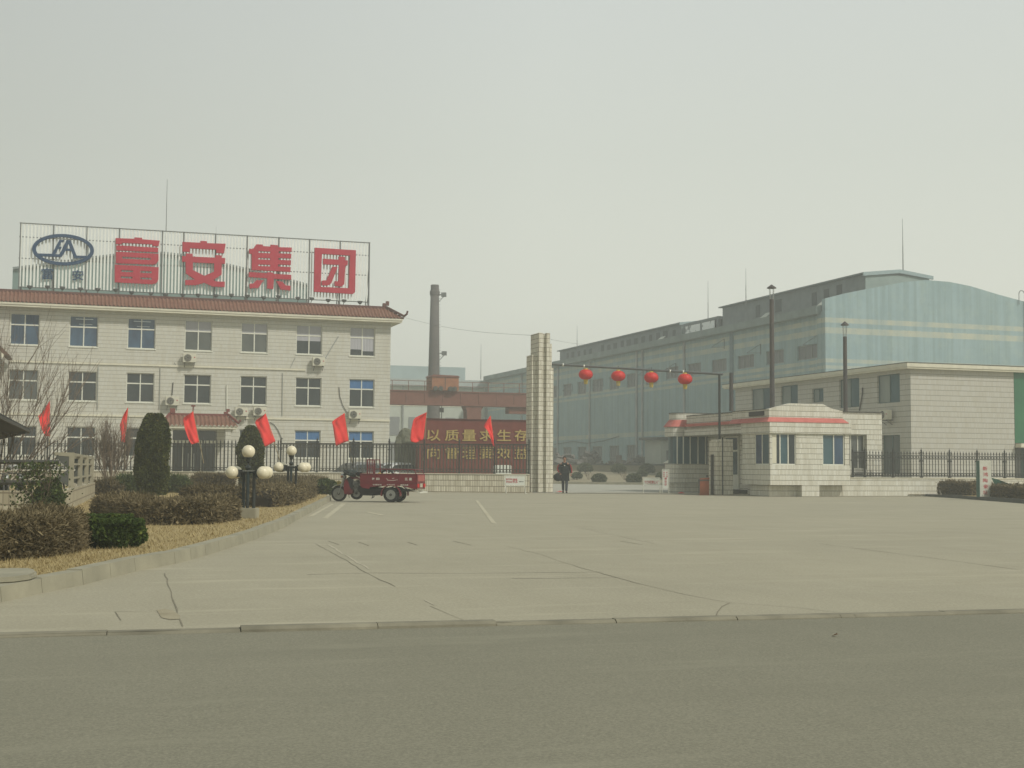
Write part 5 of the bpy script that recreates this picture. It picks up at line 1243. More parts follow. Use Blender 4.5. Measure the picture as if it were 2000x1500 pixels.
# ================================================================== FLUES BEHIND THE GATEHOUSE
def flue(label, px, yb, yt, D, r_, cap=True, z0=3.9):
    a_ = pd(px + 1.0, yb, D); b_ = pd(px, yt, D); a_ = Vector((b_.x, b_.y, z0)); t = thing('flue_pipe', label, 'flue', a_, 0, 'black stove flues of the gatehouse')
    H = b_.z
    MB().tube(a_, (b_.x, b_.y, H - (.72 if cap else 0)), r_ * 1.12, r_, 14).build('pipe', m_flue, t)
    if cap:
        m = MB(); c = Vector((b_.x, b_.y, 0))
        for k_ in range(4): t_ = k_ * math.pi / 2 + .5; m.tube(c + Vector((r_ * .9 * math.cos(t_), r_ * .9 * math.sin(t_), H - .74)), c + Vector((r_ * 1.3 * math.cos(t_), r_ * 1.3 * math.sin(t_), H - .16)), .014, n=4)
        m.build('cap_bracket', m_chrome, t); MB().lathe(c, [(r_ * 2.15, H - .20), (r_ * 2.1, H - .17), (.02, H - .02)], 16).build('rain_cap', m_flue, t)
flue('tall black flue pipe with conical rain cap, left of the pair', 1507, 797, 555, 62.5, .105)
flue('shorter black flue pipe with rain cap, right of the pair', 1650, 800, 627, 61.0, .088)
flue('short capless flue pipe behind the lantern post', 1428, 796, 728, 66.0, .09, False, 4.1)

# ================================================================== BOARDS AND SMALL THINGS ROUND THE GATE
# low direction board by the wall
c = gd(1006, 62.8); yaw = -PHI; k_ = 62.8 / 2600
bd = thing('direction_board', 'white low sign board with red characters and a left arrow before the wall', 'sign', c, yaw)
w2 = 21.5 * k_; zb, zt_ = 14.5 * k_ , 35 * k_
m = MB(); rr_ = .012; P = [(-w2, zb + .05), (-w2 + .05, zb), (w2 - .05, zb), (w2, zb + .05), (w2, zt_), (-w2, zt_), (-w2, zb + .05)]
m.path([(x, 0, z) for x, z in P], .016, 6); m.path([(-w2 + .06, 0, zb), (-w2 + .12, -.12, 0.012)], .015, 6); m.path([(w2 - .06, 0, zb), (w2 - .02, -.12, .012), (w2 + .06, -.13, .012)], .015, 6); m.path([(-w2 + .06, 0, zb), (-w2 + .1, .3, .012)], .015, 6); m.path([(w2 - .06, 0, zb), (w2 - .04, .3, .012)], .015, 6)
m.build('frame', m_white, bd, local=True); m = MB().box(-w2 + .055, w2 - .055, -.008, .008, zb + .035, zt_ - .035); m.build('panel', m_board, bd, local=True)
m = MB(); text(m, '自行车', (-w2 + .10, -.009, zb + .27), (.28, 0, 0), (0, 0, .10), (0, -1, 0), .004, .02); text(m, '摩托车', (-w2 + .10, -.009, zb + .14), (.28, 0, 0), (0, 0, .10), (0, -1, 0), .004, .02)
text(m, '存放处', (-w2 + .40, -.009, zb + .14), (.24, 0, 0), (0, 0, .23), (0, -1, 0), .004, .03); m.build('red_lettering', m_rtext, bd, local=True)
m = MB(); z_ = zb + .21; m.box(w2 - .28, w2 - .11, -.013, -.009, z_ - .012, z_ + .012); m.prism([(w2 - .27, -.009, z_ + .035), (w2 - .27, -.009, z_ - .035), (w2 - .335, -.009, z_)], (0, -.004, 0)); m.build('arrow', m_irond, bd, local=True)
# two boards inside the gate
c = gd(1273, 66.5); k_ = 66.5 / 2600
gb = thing('gate_notice', 'wide low white notice with red characters standing inside the gate', 'sign', c, yaw)
w2 = 16.5 * k_; zb, zt_ = 16 * k_, 30 * k_
m = MB(); m.path([(x, 0, z) for x, z in ((-w2, .01), (-w2, zt_), (w2 - .04, zt_), (w2, zt_ - .04), (w2, .01))], .016, 6); m.path([(-w2, .25, .012), (-w2, 0, zb)], .014, 5); m.path([(w2, .25, .012), (w2, 0, zb)], .014, 5); m.path([(-w2, 0, zb), (w2, 0, zb)], .012, 5); m.build('frame', m_white, gb, local=True)
MB().box(-w2 + .03, w2 - .03, -.008, .008, zb + .02, zt_ - .03).build('panel', m_board, gb, local=True)
m = MB(); text(m, '外来车辆禁止入厂', (-w2 + .06, -.009, zb + .055), (w2 * 2 - .12, 0, 0), (0, 0, .16), (0, -1, 0), .004, .02); m.build('red_lettering', m_rtext, gb, local=True)
c = gd(1300, 65.5); k_ = 65.5 / 2600
gb = thing('upright_notice', 'narrow upright white notice with red characters left of the gatehouse bay', 'sign', c, yaw)
w2 = 6.5 * k_; zb, zt_ = 9 * k_, 47 * k_
m = MB(); m.path([(x, 0, z) for x, z in ((-w2, .01), (-w2, zt_), (w2, zt_), (w2, .01))], .016, 6); m.path([(-w2, .3, .012), (-w2, 0, zt_ * .6)], .014, 5); m.path([(w2, .3, .012), (w2, 0, zt_ * .6)], .014, 5); m.build('frame', m_white, gb, local=True)
MB().box(-w2 + .03, w2 - .03, -.008, .008, zb + .02, zt_ - .05).build('panel', m_board, gb, local=True)
m = MB()
for j, s_ in enumerate('进出车'): text(m, s_, (-w2 + .045, -.009, zt_ - .19 - .10 * j), (.08, 0, 0), (0, 0, .08), (0, -1, 0), .004, .03)
for j, s_ in enumerate('辆人员'): text(m, s_, (.025, -.009, zt_ - .19 - .10 * j), (.08, 0, 0), (0, 0, .08), (0, -1, 0), .004, .03)
for j, s_ in enumerate('请登记'): text(m, s_, (-.06, -.009, zt_ - .52 - .145 * j), (.12, 0, 0), (0, 0, .12), (0, -1, 0), .004, .03)
m.build('red_lettering', m_rtext, gb, local=True)
# orange-brown lectern beside the right pillar
c = gd(1375, 61.8); t = thing('wooden_stand', 'orange-brown wooden stand between the gatehouse and the short gate pillar', 'stand', c, yaw); k_ = 61.8 / 2600
m = MB(); m.box(-.21, .21, -.16, .16, 0, .74); m.prism([(-.21, -.16, .742), (.23, -.16, .742), (.24, -.16, .82), (-.16, -.16, .78)], (0, .32, 0)); m.build('body', m_wood, t, local=True)
m = MB(); m.box(.10, .19, -.1, .1, .83, .93); m.box(-.24, -.212, -.17, .17, .1, .74); m.box(-.22, .22, -.175, -.162, .66, .73); m.build('trim', m_irond, t, local=True)
# litter
for px, py, s_, lab in ((1093, 962, .22, 'crumpled red rag on the ground beside the walking person'), (1331, 964.5, .2, 'small red scrap on the ground before the gatehouse bay')):
    q = pz(px, py); m = MB(); r_ = random.Random(px); P = [(q.x + s_ * math.cos(a) * r_.uniform(.6, 1.2), q.y + .5 * s_ * math.sin(a), r_.uniform(.01, .05)) for a in [i * .7 for i in range(9)]]
    m.add([(q.x, q.y, .09)] + P, [(0, i + 1, (i + 1) % 9 + 1) for i in range(9)]); tag(m.build('red_rag', m_lant), lab, 'rag')
q = pz(1630, 1243, -.02); m = MB(); m.add([(q.x - .025, q.y, -.015), (q.x, q.y - .03, .008), (q.x + .03, q.y, -.005), (q.x + .01, q.y + .03, -.015)], [(0, 1, 2), (0, 2, 3)]); tag(m.build('dead_leaf', M('leaf_brown', (.4, .22, .12), .8)), 'single dead leaf lying on the asphalt at right', 'leaf')

# right-hand planting bed
KR = [pz(1742, 966), pz(1800, 969), pz(1880, 974), pz(2000, 983.5), pz(2150, 997)]
kr_i = offs(KR, .12)
m = MB()
for i, (a, b) in enumerate(zip(KR, KR[1:])):
    z0_, z1_ = .05 + .03 * min(i, 2), .05 + .03 * min(i + 1, 2)
    m.add([a - Vector((0, 0, .02)), b - Vector((0, 0, .02)), b + Vector((0, 0, z1_ + .05)), a + Vector((0, 0, z0_ + .02)), kr_i[i + 1] + Vector((0, 0, z1_ + .05)), kr_i[i] + Vector((0, 0, z0_ + .02))], [(0, 1, 2, 3), (3, 2, 4, 5)])
struct(m.build('bed_kerb', m_concd, recalc=False))
struct(sheet('planting_bed', kr_i + [(60, 53.4), (37.5, 53.4)], .10, m_soil))
m = MB(); a, b = pz(1900, 974.5, .12), pz(2010, 982, .12)
hedge([pz(1842, 966, .1), pz(1908, 968, .1)], .55, .58, .1, .06, 5000, l_brown, l_core, 'clipped_hedge', 'dark clipped hedge left of the white pylon sign', 'hedge', 61)
hedge([pz(1940, 971.5, .1), pz(2040, 977, .1)], .6, .5, .1, .06, 6000, l_brown, l_core, 'clipped_hedge', 'dark clipped hedge under green netting at the right edge', 'hedge', 62)
# pylon sign
c = gd(1922, 56.0, .1); t = thing('pylon_sign', 'white upright pylon sign with five faded red characters in the hedge', 'sign', c, -R(5)); k_ = 56 / 2600
w2 = .27; H_ = 73 * k_ - .02
MB().box(-w2, w2, -.10, .10, 0, H_).build('slab', M('pylon_white', (.60, .61, .53), .6, col2=(.48, .47, .38), scale=2), t, local=True)
MB().box(-w2 - .03, -w2 - .001, -.09, .12, 0, H_ - .02).build('side_trim', M('green_trim', (.05, .13, .10), .6), t, local=True)
m = MB()
for j, s_ in enumerate('新鸿陶瓷址'): text(m, s_, (-.13 + .02 * (j % 2), -.101, H_ - .42 - j * .25), (.22, 0, 0), (0, 0, .17), (0, -1, 0), .004, .012)
m.build('red_lettering', m_rtext, t, local=True)
# green netting slung over the hedge
A = [pd(1936, 933, 56.2), pd(1952, 938, 56), pd(1970, 944, 55.6), pd(1990, 947, 55), pd(2030, 945, 54)]
m = MB(); vs = []; fs = []
for i, p in enumerate(A):
    for j in range(5): vs.append(Vector((p.x, p.y - .06 * j, p.z - .085 * j + .015 * math.sin(i * 2 + j))))
for i in range(len(A) - 1):
    for j in range(4): fs.append((i * 5 + j, i * 5 + j + 1, i * 5 + j + 6, i * 5 + j + 5))
m.add(vs, fs); o = m.build('green_netting', M('green_net', (.035, .11, .07), .8, var=.4, scale=5), recalc=False); o.modifiers.new('t', 'SOLIDIFY').thickness = .01; tag(o, 'green netting drooping over the hedge right of the pylon sign', 'netting')

# ================================================================== LEFT GARDEN PLANTING
hedge([gz(-150, 1100), gz(40, 1086), gz(106, 1071)], .80, .45, GZ, .034, 42000, l_brown, l_core, 'clipped_hedge', 'brown leafless hedge at the left edge, nearest the road', 'hedge', 71, .45, .18)
hedge([gz(222, 1010), gz(300, 1024), gz(385, 1022), gz(428, 1014)], .75, .40, GZ, .04, 40000, l_brown, l_core, 'clipped_hedge', 'large brown hedge left of the nearer globe lamp', 'hedge', 72, .5, .24)
hedge([gz(385, 984), gz(468, 988)], 1.0, .42, GZ, .06, 9000, l_olive, l_core, 'clipped_hedge', 'brown hedge directly behind the nearer globe lamp', 'hedge', 73, .45, .22)
hedge([gz(512, 990), gz(548, 985), gz(590, 970)], .9, .50, GZ, .045, 13000, l_brown, l_core, 'clipped_hedge', 'brown hedge between the two globe lamps along the kerb', 'hedge', 74, .45, .22)
hedge([gz(490, 965), gz(545, 966)], 1.1, .48, GZ, .06, 6500, l_olive, l_core, 'clipped_hedge', 'hedge block left of the farther globe lamp foot', 'hedge', 77, .45)
hedge([gz(378, 957), gz(450, 957)], 1.2, .62, GZ, .07, 7000, l_olive, l_core, 'clipped_hedge', 'far low hedge in front of the tiled wall, left of the second conical tree', 'hedge', 75, .4)
hedge([gz(500, 957), gz(590, 955)], 1.2, .55, GZ, .07, 8000, l_brown, l_core, 'clipped_hedge', 'far low hedge behind the farther globe lamp', 'hedge', 78, .4)
hedge([gz(592, 966), gz(622, 960)], .8, .58, GZ, .06, 4500, l_brown, l_core, 'clipped_hedge', 'rounded brown hedge just right of the farther globe lamp', 'hedge', 76, .4)
c = gz(205, 1064); flat = lambda t: (.72 + .28 * min(1, t / .3)) * (max(0, 1 - max(0, (t - .65) / .38) ** 2)) ** .5 if t < .98 else .3
J = thing('juniper_bush', 'low dark green juniper bush in front of the brown hedges', 'bush', gz(222, 1064))
def lobe(c, rx, ry, h, n, seed):
    rd = random.Random(seed); ph = [rd.uniform(0, 6) for _ in range(3)]
    def point(rd):
        t = rd.random(); a = rd.uniform(0, 6.283); k = flat(t) * (1 + .10 * math.sin(3 * a + ph[0] + 4 * t) + .08 * math.sin(7 * a + ph[1])) * (1 - .25 * rd.random() ** 2)
        if rd.random() < .35: t = .93 + rd.uniform(-.08, .05) + .03 * math.sin(5 * a + ph[2]); k = flat(.7) * rd.random() ** .5
        return Vector((c[0] + rx * k * math.cos(a), c[1] + ry * k * math.sin(a), c[2] + h * t)), Vector((math.cos(a), math.sin(a), .5 + t))
    mb = MB(); leaves(mb, n, point, .035, rd, .6); mb.build('foliage', l_jun, J, recalc=False, tone=True)
    cm = MB().lathe((0, 0, 0), [(flat(i / 10) * .82, i / 10 * .93) for i in range(10)], 14); cm.v = [Vector((c[0] + v.x * rx, c[1] + v.y * ry, c[2] + v.z * h)) for v in cm.v]; cm.build('inner_branches', l_coreg, J, smooth=True)
p1_, p2_, p3_ = gz(170, 1060), gz(226, 1069), gz(206, 1057)
lobe(p1_, .24, .22, .25, 7000, 1); lobe(p2_, .34, .27, .34, 14000, 2); lobe(p3_, .36, .26, .35, 9000, 3)
con = lambda t: (.80 + .2 * min(1, t / .22)) * (1 if t < .62 else max(.05, 1 - ((t - .62) / .42) ** 2.2) ** .62)
c = gz(297, 972); blob(c, .50, .50, 2.62, .07, 26000, l_thuja, l_coreg, 'conical_evergreen', 'taller clipped conical evergreen in the middle of the garden bed', 'tree', 81, con, lump=.085, trunk=.08, zb=.10)
c = gz(488, 960); con2 = lambda t: (.85 + .15 * min(1, t / .3)) * (1 if t < .55 else max(.05, 1 - ((t - .55) / .46) ** 2.0) ** .6)
blob(c, .50, .50, 2.60, .08, 20000, l_thuja, l_coreg, 'conical_evergreen', 'shorter conical evergreen behind the nearer globe lamp', 'tree', 82, con2, lump=.085, trunk=.08, zb=.10)
c = gz(634, 965); blob(c, .42, .36, .52, .085, 2600, l_leaf, l_coreg, 'leafy_shrub', 'green leafy shrub at the garden tip by the tricycle front wheel', 'shrub', 83, lump=.15)
c = gz(660, 963); blob(c, .16, .16, .42, .07, 500, leafmat('yellowing_leaves', (.10, .09, .02), (.34, .27, .04)), l_core, 'leafy_shrub', 'small yellowing shrub behind the tricycle front fender', 'shrub', 84, lump=.15)
for px, py, r_, h_, s_, lab in ((343, 962, .55, .60, 85, 'dark leafy shrub right of the taller conical evergreen by the wall'), (250, 964, .55, .62, 86, 'dark leafy shrub left of the taller conical evergreen by the wall'), (205, 966, .5, .45, 87, 'low brown shrub at the foot of the bare bush')):
    c = gz(px, py); blob(c, r_, r_ * .8, h_, .08, 3000, l_leaf if s_ < 87 else l_olive, l_core, 'leafy_shrub', lab, 'shrub', s_, lump=.15, twig=.3)
# bare shrub
def bare(name, label, cat, foot, dirs, L, r_, depth, seed, n_child=3, spread=.42, up=.3):
    t = thing(name, label, cat, foot); rd = random.Random(seed)
    for d_ in dirs:
        m = MB(); twigs(m, foot.copy(), Vector(d_), L * rd.uniform(.8, 1.1), r_, depth, rd, spread, up, n_child); m.build('stem', m_bark, t, recalc=False)
    return t
rs = random.Random(9)
bare('bare_bush', 'tall leafless multi-stemmed bush left of the taller conical evergreen', 'bush', gz(216, 962), [(rs.uniform(-.38, .42), rs.uniform(-.3, .3), 1) for _ in range(15)], 1.55, .024, 2, 5, 3, .30, .4)
ft = gd(-6, 44, GZ)
bare('bare_tree', 'leafless tree with fanning branches at the left edge', 'tree', ft, [RT * .05 + Vector((0, 0, 1)), RT * .45 + Vector((0, 0, 1)), RT * .8 + Vector((0, 0, 1)), RT * .62 + Vector((0, 0, 1.0)), RT * -.3 + Vector((0, 0, 1)), RT * .25 + Vector((0, 0, 1)), RT * .95 + Vector((0, 0, .95))], 2.9, .026, 2, 8, 3, .30, .25)
# leafy climber at the bike shelter corner
c = gz(98, 1004); blob(c, .34, .25, .74, .055, 3600, l_leaf, l_coreg, 'leafy_shrub', 'glossy green shrub at the corner of the bike shelter wall', 'shrub', 88, lambda t: max(.12, 1 - t * .7) * (1 - .2 * math.sin(9 * t)), lump=.28)
t = bare('leafy_shrub', 'spindly shrub with sparse leaves in front of the bike shelter rails', 'shrub', gz(80, 1006), [(-.45, 0, 1), (-.2, 0, 1), (.1, 0, 1), (.3, -.1, 1), (-.7, 0, 1)], .85, .010, 1, 12, 4, .5, .2)
mb = MB(); rl = random.Random(31); c0 = gz(70, 1006)
leaves(mb, 1300, lambda rd: (Vector((c0.x + rd.gauss(0, .26), c0.y + rd.gauss(0, .12), GZ + .15 + rd.random() ** .8 * .95)), None), .045, rl, .2); mb.build('leaf_cluster', l_leaf, t, recalc=False, tone=True)

# ================================================================== GLOBE LAMPS
def globe_lamp(label, c, s_, rot=0):
    t = thing('globe_lamp', label, 'garden lamp', c, rot, 'black garden lamps with five white globes')
    t.scale = (s_, s_, s_)
    MB().box(-.20, .20, -.20, .20, -.05, .21).build('plinth', m_conc, t, local=True, bevel=.015)
    for x, y in ((-.125, .09), (0, -.06), (.12, -.01)):
        MB().tube((x, y, .21), (x, y, 1.0 if x else 1.06), .036, n=12).build('pole', m_lamp, t, local=True)
    m = MB(); m.lathe((0, -.06, 0), [(.05, 1.03), (.065, 1.06), (.065, 1.09), (.02, 1.12), (.018, 1.17), (.05, 1.20), (.06, 1.24), (.085, 1.29)], 14); m.build('neck', m_lamp, t, local=True)
    m = MB()
    for x, y in ((-1, -.35), (1, -.35), (-1, .75), (1, .75)):
        m.bar((0, 0, .97), (x * .13, y * .13, .97), .035); m.bar((x * .10, y * .10, .97), (x * .30, y * .30, .97), .03)
        m.tube((x * .20, y * .20, .87), (x * .20, y * .20, 1.03), .045, n=10)
    m.build('arm', m_lamp, t, local=True)
    m = MB(); m.box(-.11, .11, -.11, .11, .995, 1.01); m.build('bracket_plate', m_chrome, t, local=True)
    MB().sphere((0, -.06, 1.415), .14, 24, 14).build('globe', m_globe, t, local=True, smooth=True)
    for x, y in ((-1, -.35), (1, -.35), (-1, .75), (1, .75)):
        MB().sphere((x * .335, y * .335, .97), .135, 24, 14).build('globe', m_globe, t, local=True, smooth=True)
        m = MB(); d = Vector((x, y, 0)).normalized(); m.tube(Vector((x * .22, y * .22, .97)), Vector((x * .26, y * .26, .97)), .05, .075, 12); m.build('globe_holder', m_lamp, t, local=True)
    return t
c1 = gd(486, 27.5, GZ); c2 = gd(570, 39.0, GZ)
gl1 = globe_lamp('nearer garden lamp with five white globes on a concrete block', c1, .96, -PHI - .03)
globe_lamp('farther garden lamp with white globes near the garden tip', c2, 1.07, -PHI - .10)

# ================================================================== BIKE SHELTER
m_bt = tile_mat('shelter_strip_tiles', (.52, .48, .36), (.20, .17, .12), row=.27, strip=.13, line=.03, vline=.03, var=.3, stain=.4)
def obj_box_line(A, B, th, z0, z1, mat, name, parent):
    d = (B - A).normalized(); n = Vector((-d.y, d.x, 0)); m = MB(); m.obox(((A + B) / 2).xy[:] + ((z0 + z1) / 2,), d * (B - A).length / 2, n * th / 2, Vector((0, 0, (z1 - z0) / 2))); return m.build(name, mat, parent)
CO = gd(124, 30.6); CE = gd(182, 45.0); CL = gd(-140, 30.2)
sh = thing('bike_shelter_wall', 'tiled low wall with concrete posts and rails round the bike park', 'wall', CO)
obj_box_line(CL, CO, .16, 0, .61, m_bt, 'front_wall', sh); obj_box_line(CO + (CE - CO).normalized() * .09, CE, .16, 0, .62, m_bt, 'side_wall', sh)
sd_ = (CE - CO).normalized(); sn = Vector((-sd_.y, sd_.x, 0)); LW = (CE - CO).length
if sn.dot(RT) > 0: sn = -sn     # towards the inside (image left)
for i, px in enumerate((140, 157, 169.5, 180)):
    dd = ray(px, 900); nn = Vector((-sd_.y, sd_.x)); s_ = (CO.x * nn.x + CO.y * nn.y) / (dd.x * nn.x + dd.y * nn.y); P = Vector((dd.x * s_, dd.y * s_, 0)); D = P.dot(FW)
    zt_ = EYE + (908.2 - (884, 889.5, 892.5, 896)[i]) / 2600 * D
    prof = [(0.06, .62), (.06, zt_), (-.40, zt_), (-.40, zt_ - .07), (-.06, zt_ - .10), (-.06, .62)]
    m = MB(); a_ = sd_ * .06; m.prism([P - sn * x - a_ + Vector((0, 0, z)) for x, z in prof], a_ * 2); m.build('post', m_conc, sh)
    prof = [(-.062, zt_ - .101), (-.38, zt_ - .08), (-.30, zt_ - .2), (-.062, zt_ - .44), (-.062, 1.10), (-.30, .92), (-.30, .82), (-.062, .66)]
    m = MB(); a_ = sd_ * .05; m.prism([P - sn * x - a_ + Vector((0, 0, z)) for x, z in prof[:4]], a_ * 2); m.prism([P - sn * x - a_ + Vector((0, 0, z)) for x, z in prof[4:]], a_ * 2); m.build('bracket', m_concd, sh)  # corbels in dark concrete: the shade on their undersides is painted in
    if i == 0: P0 = P; Z0 = zt_
P3 = CE
m = MB()
for z, w_ in ((1.52, .07), (1.22, .05), (.86, .05)): m.bar(P0 + sn * .02 + Vector((0, 0, z if z < 1.5 else Z0 - .04)), P3 + sn * .02 + Vector((0, 0, z if z < 1.5 else Z0 - .06)), .05, w_)
m.bar(P0 + sn * .40 + Vector((0, 0, Z0 - .04)), P3 + sn * .4 + Vector((0, 0, Z0 - .06)), .05, .08)
m.build('side_rail', m_conc, sh)
m = MB()
for z, r_ in ((1.26, .05), (.79, .055)): m.tube(CL + Vector((0, 0, z)), CO + Vector((0, 0, z)) - RT * .1, r_, n=8)
m.build('front_rail', m_irond, sh)
m = MB()
for i in range(12):
    a_ = CO - RT * (.22 + .165 * i) ; m.tube(a_ + Vector((0, 0, 1.26)), a_ + RT * .09 + Vector((0, 0, 1.43)), .014, n=5)
m.build('leaning_rod', m_irond, sh)
rf = thing('bike_shelter_roof', 'dark flat shelter canopy poking in at the left edge', 'canopy', gd(-60, 36, 2.25))
ZR = 2.22; q = [pz(58, 843, ZR), pz(-2, 857, ZR), pz(-300, 868, ZR), pz(-420, 780, ZR), pz(-8, 811, ZR)]
m = MB(); m.prism([Vector((p.x, p.y, ZR + .03)) for p in q], (0, 0, .06)); m.build('roof_sheet', M('dark_canopy_sheet', (.018, .022, .018), .7), rf)
m = MB(); m.bar(Vector((q[0].x, q[0].y, ZR)), Vector((q[1].x, q[1].y, ZR)), .05, .07); m.bar(Vector((q[0].x, q[0].y, ZR)), Vector((q[4].x, q[4].y, ZR)), .05, .07); m.bar(Vector((q[1].x, q[1].y, ZR)), Vector((q[2].x, q[2].y, ZR)), .05, .07); m.build('edge_beam', m_irond, rf)
m = MB(); cpt = gd(-30, 40); m.tube(cpt, cpt + Vector((0, 0, ZR)), .05, n=8); m.build('support_post', m_irond, rf)
# motorcycles in the shelter
def motorbike(label, c, yaw, col):
    t = thing('motorcycle', label, 'motorcycle', c, yaw, 'motorcycles parked in the shelter')
    for x in (-.62, .62):
        w_ = MB().lathe((x, 0, .29), [(.2, -.04), (.27, -.045), (.29, 0), (.27, .045), (.2, .04)], 20, 'Y').build('wheel', m_rub, t, local=True); m = MB()
        for k_ in range(6): a = k_ * math.pi / 3; m.bar((x, 0, .29), (x + .2 * math.cos(a), 0, .29 + .2 * math.sin(a)), .02)
        m.build('spokes', m_chrome, w_, local=True)
    m = MB(); m.obox((-.08, 0, .68), (.24, 0, .03), (0, .11, 0), (-.02, 0, .11)); m.build('fuel_tank', col, t, local=True, bevel=.03)
    m = MB(); m.obox((.35, 0, .72), (.30, 0, .02), (0, .12, 0), (0, 0, .04)); m.build('seat', m_black, t, local=True, bevel=.02)
    m = MB(); m.obox((.0, 0, .40), (.17, 0, 0), (0, .1, 0), (0, 0, .14)); m.tube((-.1, .12, .3), (.7, .14, .34), .03); m.build('engine', m_chrome, t, local=True)
    m = MB(); m.path([(-.62, .06, .29), (-.38, .05, .95)], .025); m.path([(-.62, -.06, .29), (-.38, -.05, .95)], .025); m.path([(-.2, -.33, 1.0), (-.38, -.1, .97), (-.38, .1, .97), (-.2, .33, 1.0)], .015); m.build('fork_and_bars', m_irond, t, local=True)
    for s_ in (-1, 1): MB().lathe((-.30, s_ * .26, 1.14), [(.001, -.01), (.06, 0), (.001, .01)], 10, 'X').build('mirror', m_chrome, t, local=True); 
    m = MB().sphere((-.46, 0, .86), .09, 12, 8); m.build('headlight', m_chrome, t, local=True, smooth=True)
    m = MB(); m.path([(.62, .0, .6), (.75, 0, .58), (.9, 0, .45)], .05); m.build('rear_fender', col, t, local=True)
    return t
mb0 = motorbike('dark motorcycle in the bike shelter at the left edge of the photo', gd(2, 33.5), -PHI + 2.2, m_black)
m2_ = dup(mb0, gd(40, 34.5), -PHI + 1.9, 'second motorcycle from the left behind the shelter rails')
m3_ = dup(mb0, gd(103, 34.0), -PHI + 2.4, 'rightmost motorcycle behind the leafy shrub and shelter rails')

# ================================================================== CARGO TRICYCLE
tc_ = gd(656, 46.0); TY = -PHI - R(10.5)
# local: +X towards the rear (image right), +Y away from the viewer, front wheel at the origin
TR = thing('cargo_tricycle', 'dark red motor cargo tricycle parked at the kerb tip', 'tricycle', gd(663, 46.3), TY); TR.scale = (1.05, 1.05, 1.03)
L_ = lambda zx, zy: ((zx - 220) / 545, (860 - zy) / 545)
def wheel(name, x, y, z, ro, ri, w_, spokes=0, cast=False):
    o = MB().lathe((x, y, z), [(ri, -w_ * .42), (ro * .90, -w_ * .5), (ro * .985, -w_ * .34), (ro, 0), (ro * .985, w_ * .34), (ro * .90, w_ * .5), (ri, w_ * .42), (ri, -w_ * .42)], 32, 'Y').build(name, m_rub, TR, local=True, smooth=True)
    m = MB(); m.lathe((x, y, z), [(ri * 1.02, -w_ * .36), (ri * .92, -w_ * .3), (ri * .90, 0), (ri * .92, w_ * .3), (ri * 1.02, w_ * .36)], 28, 'Y')
    if spokes:
        for k_ in range(spokes):
            a = 2 * math.pi * k_ / spokes + .3; m.bar((x + .03 * math.cos(a), y, z + .03 * math.sin(a)), (x + ri * math.cos(a), y, z + ri * math.sin(a)), .035, .03, up=(0, 1, 0))
    else:
        m.lathe((x, y - w_ * .2, z), [(ri * .93, 0), (ri * .8, .02), (ri * .62, -.005), (ri * .35, .005), (.04, -.02), (.001, -.02)], 24, 'Y')
    m.build('rim', m_chrome, o, local=True)
    MB().lathe((x, y - w_ * .5, z), [(.045, 0), (.045, .06), (.05, w_)], 12, 'Y').build('hub', m_irond, o, local=True)
    return o
wheel('front_wheel', 0, 0, .265, .265, .195, .10, 5)
wheel('rear_wheel', 1.91, -.46, .255, .255, .16, .15); wheel('rear_wheel', 1.91, .46, .255, .255, .16, .15)
wheel('spare_wheel', .60, .02, .28, .21, .13, .11)
m = MB(); m.tube((0, -.075, .265), (.21, -.07, .86), .022, n=8); m.tube((0, .075, .265), (.21, .07, .86), .022, n=8); m.tube((.17, -.1, .80), (.17, .1, .80), .02); m.tube((.09, -.085, .50), (.2, -.08, .84), .032, n=8); m.tube((.09, .085, .50), (.2, .08, .84), .032, n=8); m.build('fork', m_chrome, TR, local=True)
# fender
def arch(x, y0, y1, z, r_, a0, a1, th=.012, n_=16, flange=0):
    m = MB(); vs = []; fs = []
    for i in range(n_ + 1):
        a = math.radians(a0 + (a1 - a0) * i / n_)
        for rr, yy in ((r_, y0), (r_, y1), (r_ + th, y1), (r_ + th, y0)): vs.append((x + rr * math.cos(a), yy, z + rr * math.sin(a)))
    for i in range(n_):
        for k_ in range(4): fs.append((i * 4 + k_, i * 4 + (k_ + 1) % 4, (i + 1) * 4 + (k_ + 1) % 4, (i + 1) * 4 + k_))
    fs += [(0, 1, 2, 3), (n_ * 4, n_ * 4 + 1, n_ * 4 + 2, n_ * 4 + 3)]
    return m.add(vs, fs)
arch(0, -.07, .07, .265, .295, 25, 140).build('front_fender', M('silver_fender', (.55, .56, .54), .35, metal=.5), TR, local=True)
for y in (-.46, .46): arch(1.91, y - .11, y + .09, .255, .31, -8, 188, .02).build('rear_fender', m_tred, TR, local=True)
# leg shield, tank, seat, engine
P = lambda pts: [L_(*q) for q in pts]
m = MB(); m.prism([(x, -.16, z) for x, z in P(((350, 455), (395, 440), (470, 520), (500, 600), (505, 700), (430, 735), (345, 720), (330, 600)))], (0, .32, 0)); m.build('leg_shield', m_tred, TR, local=True)
m = MB(); m.prism([(x, -.165, z) for x, z in P(((385, 440), (440, 400), (500, 560), (495, 660), (450, 600), (420, 500)))], (0, .33, 0)); m.build('shield_lining', m_black, TR, local=True)
tk = MB(); tk.prism([(x, -.13, z) for x, z in P(((425, 345), (470, 318), (560, 330), (640, 370), (690, 430), (640, 470), (560, 440), (470, 450), (440, 420)))], (0, .26, 0)); tko = tk.build('fuel_tank', m_tred, TR, local=True, bevel=.02)
m = MB()
for off_ in (0, 16): m.prism([(x, -.134, z - off_ / 545) for x, z in P(((455, 355), (520, 360), (600, 385), (680, 432), (690, 440), (670, 440), (590, 398), (520, 375), (460, 372)))], (0, .003, 0))
m.build('tank_stripe', m_wtext, tko, local=True)
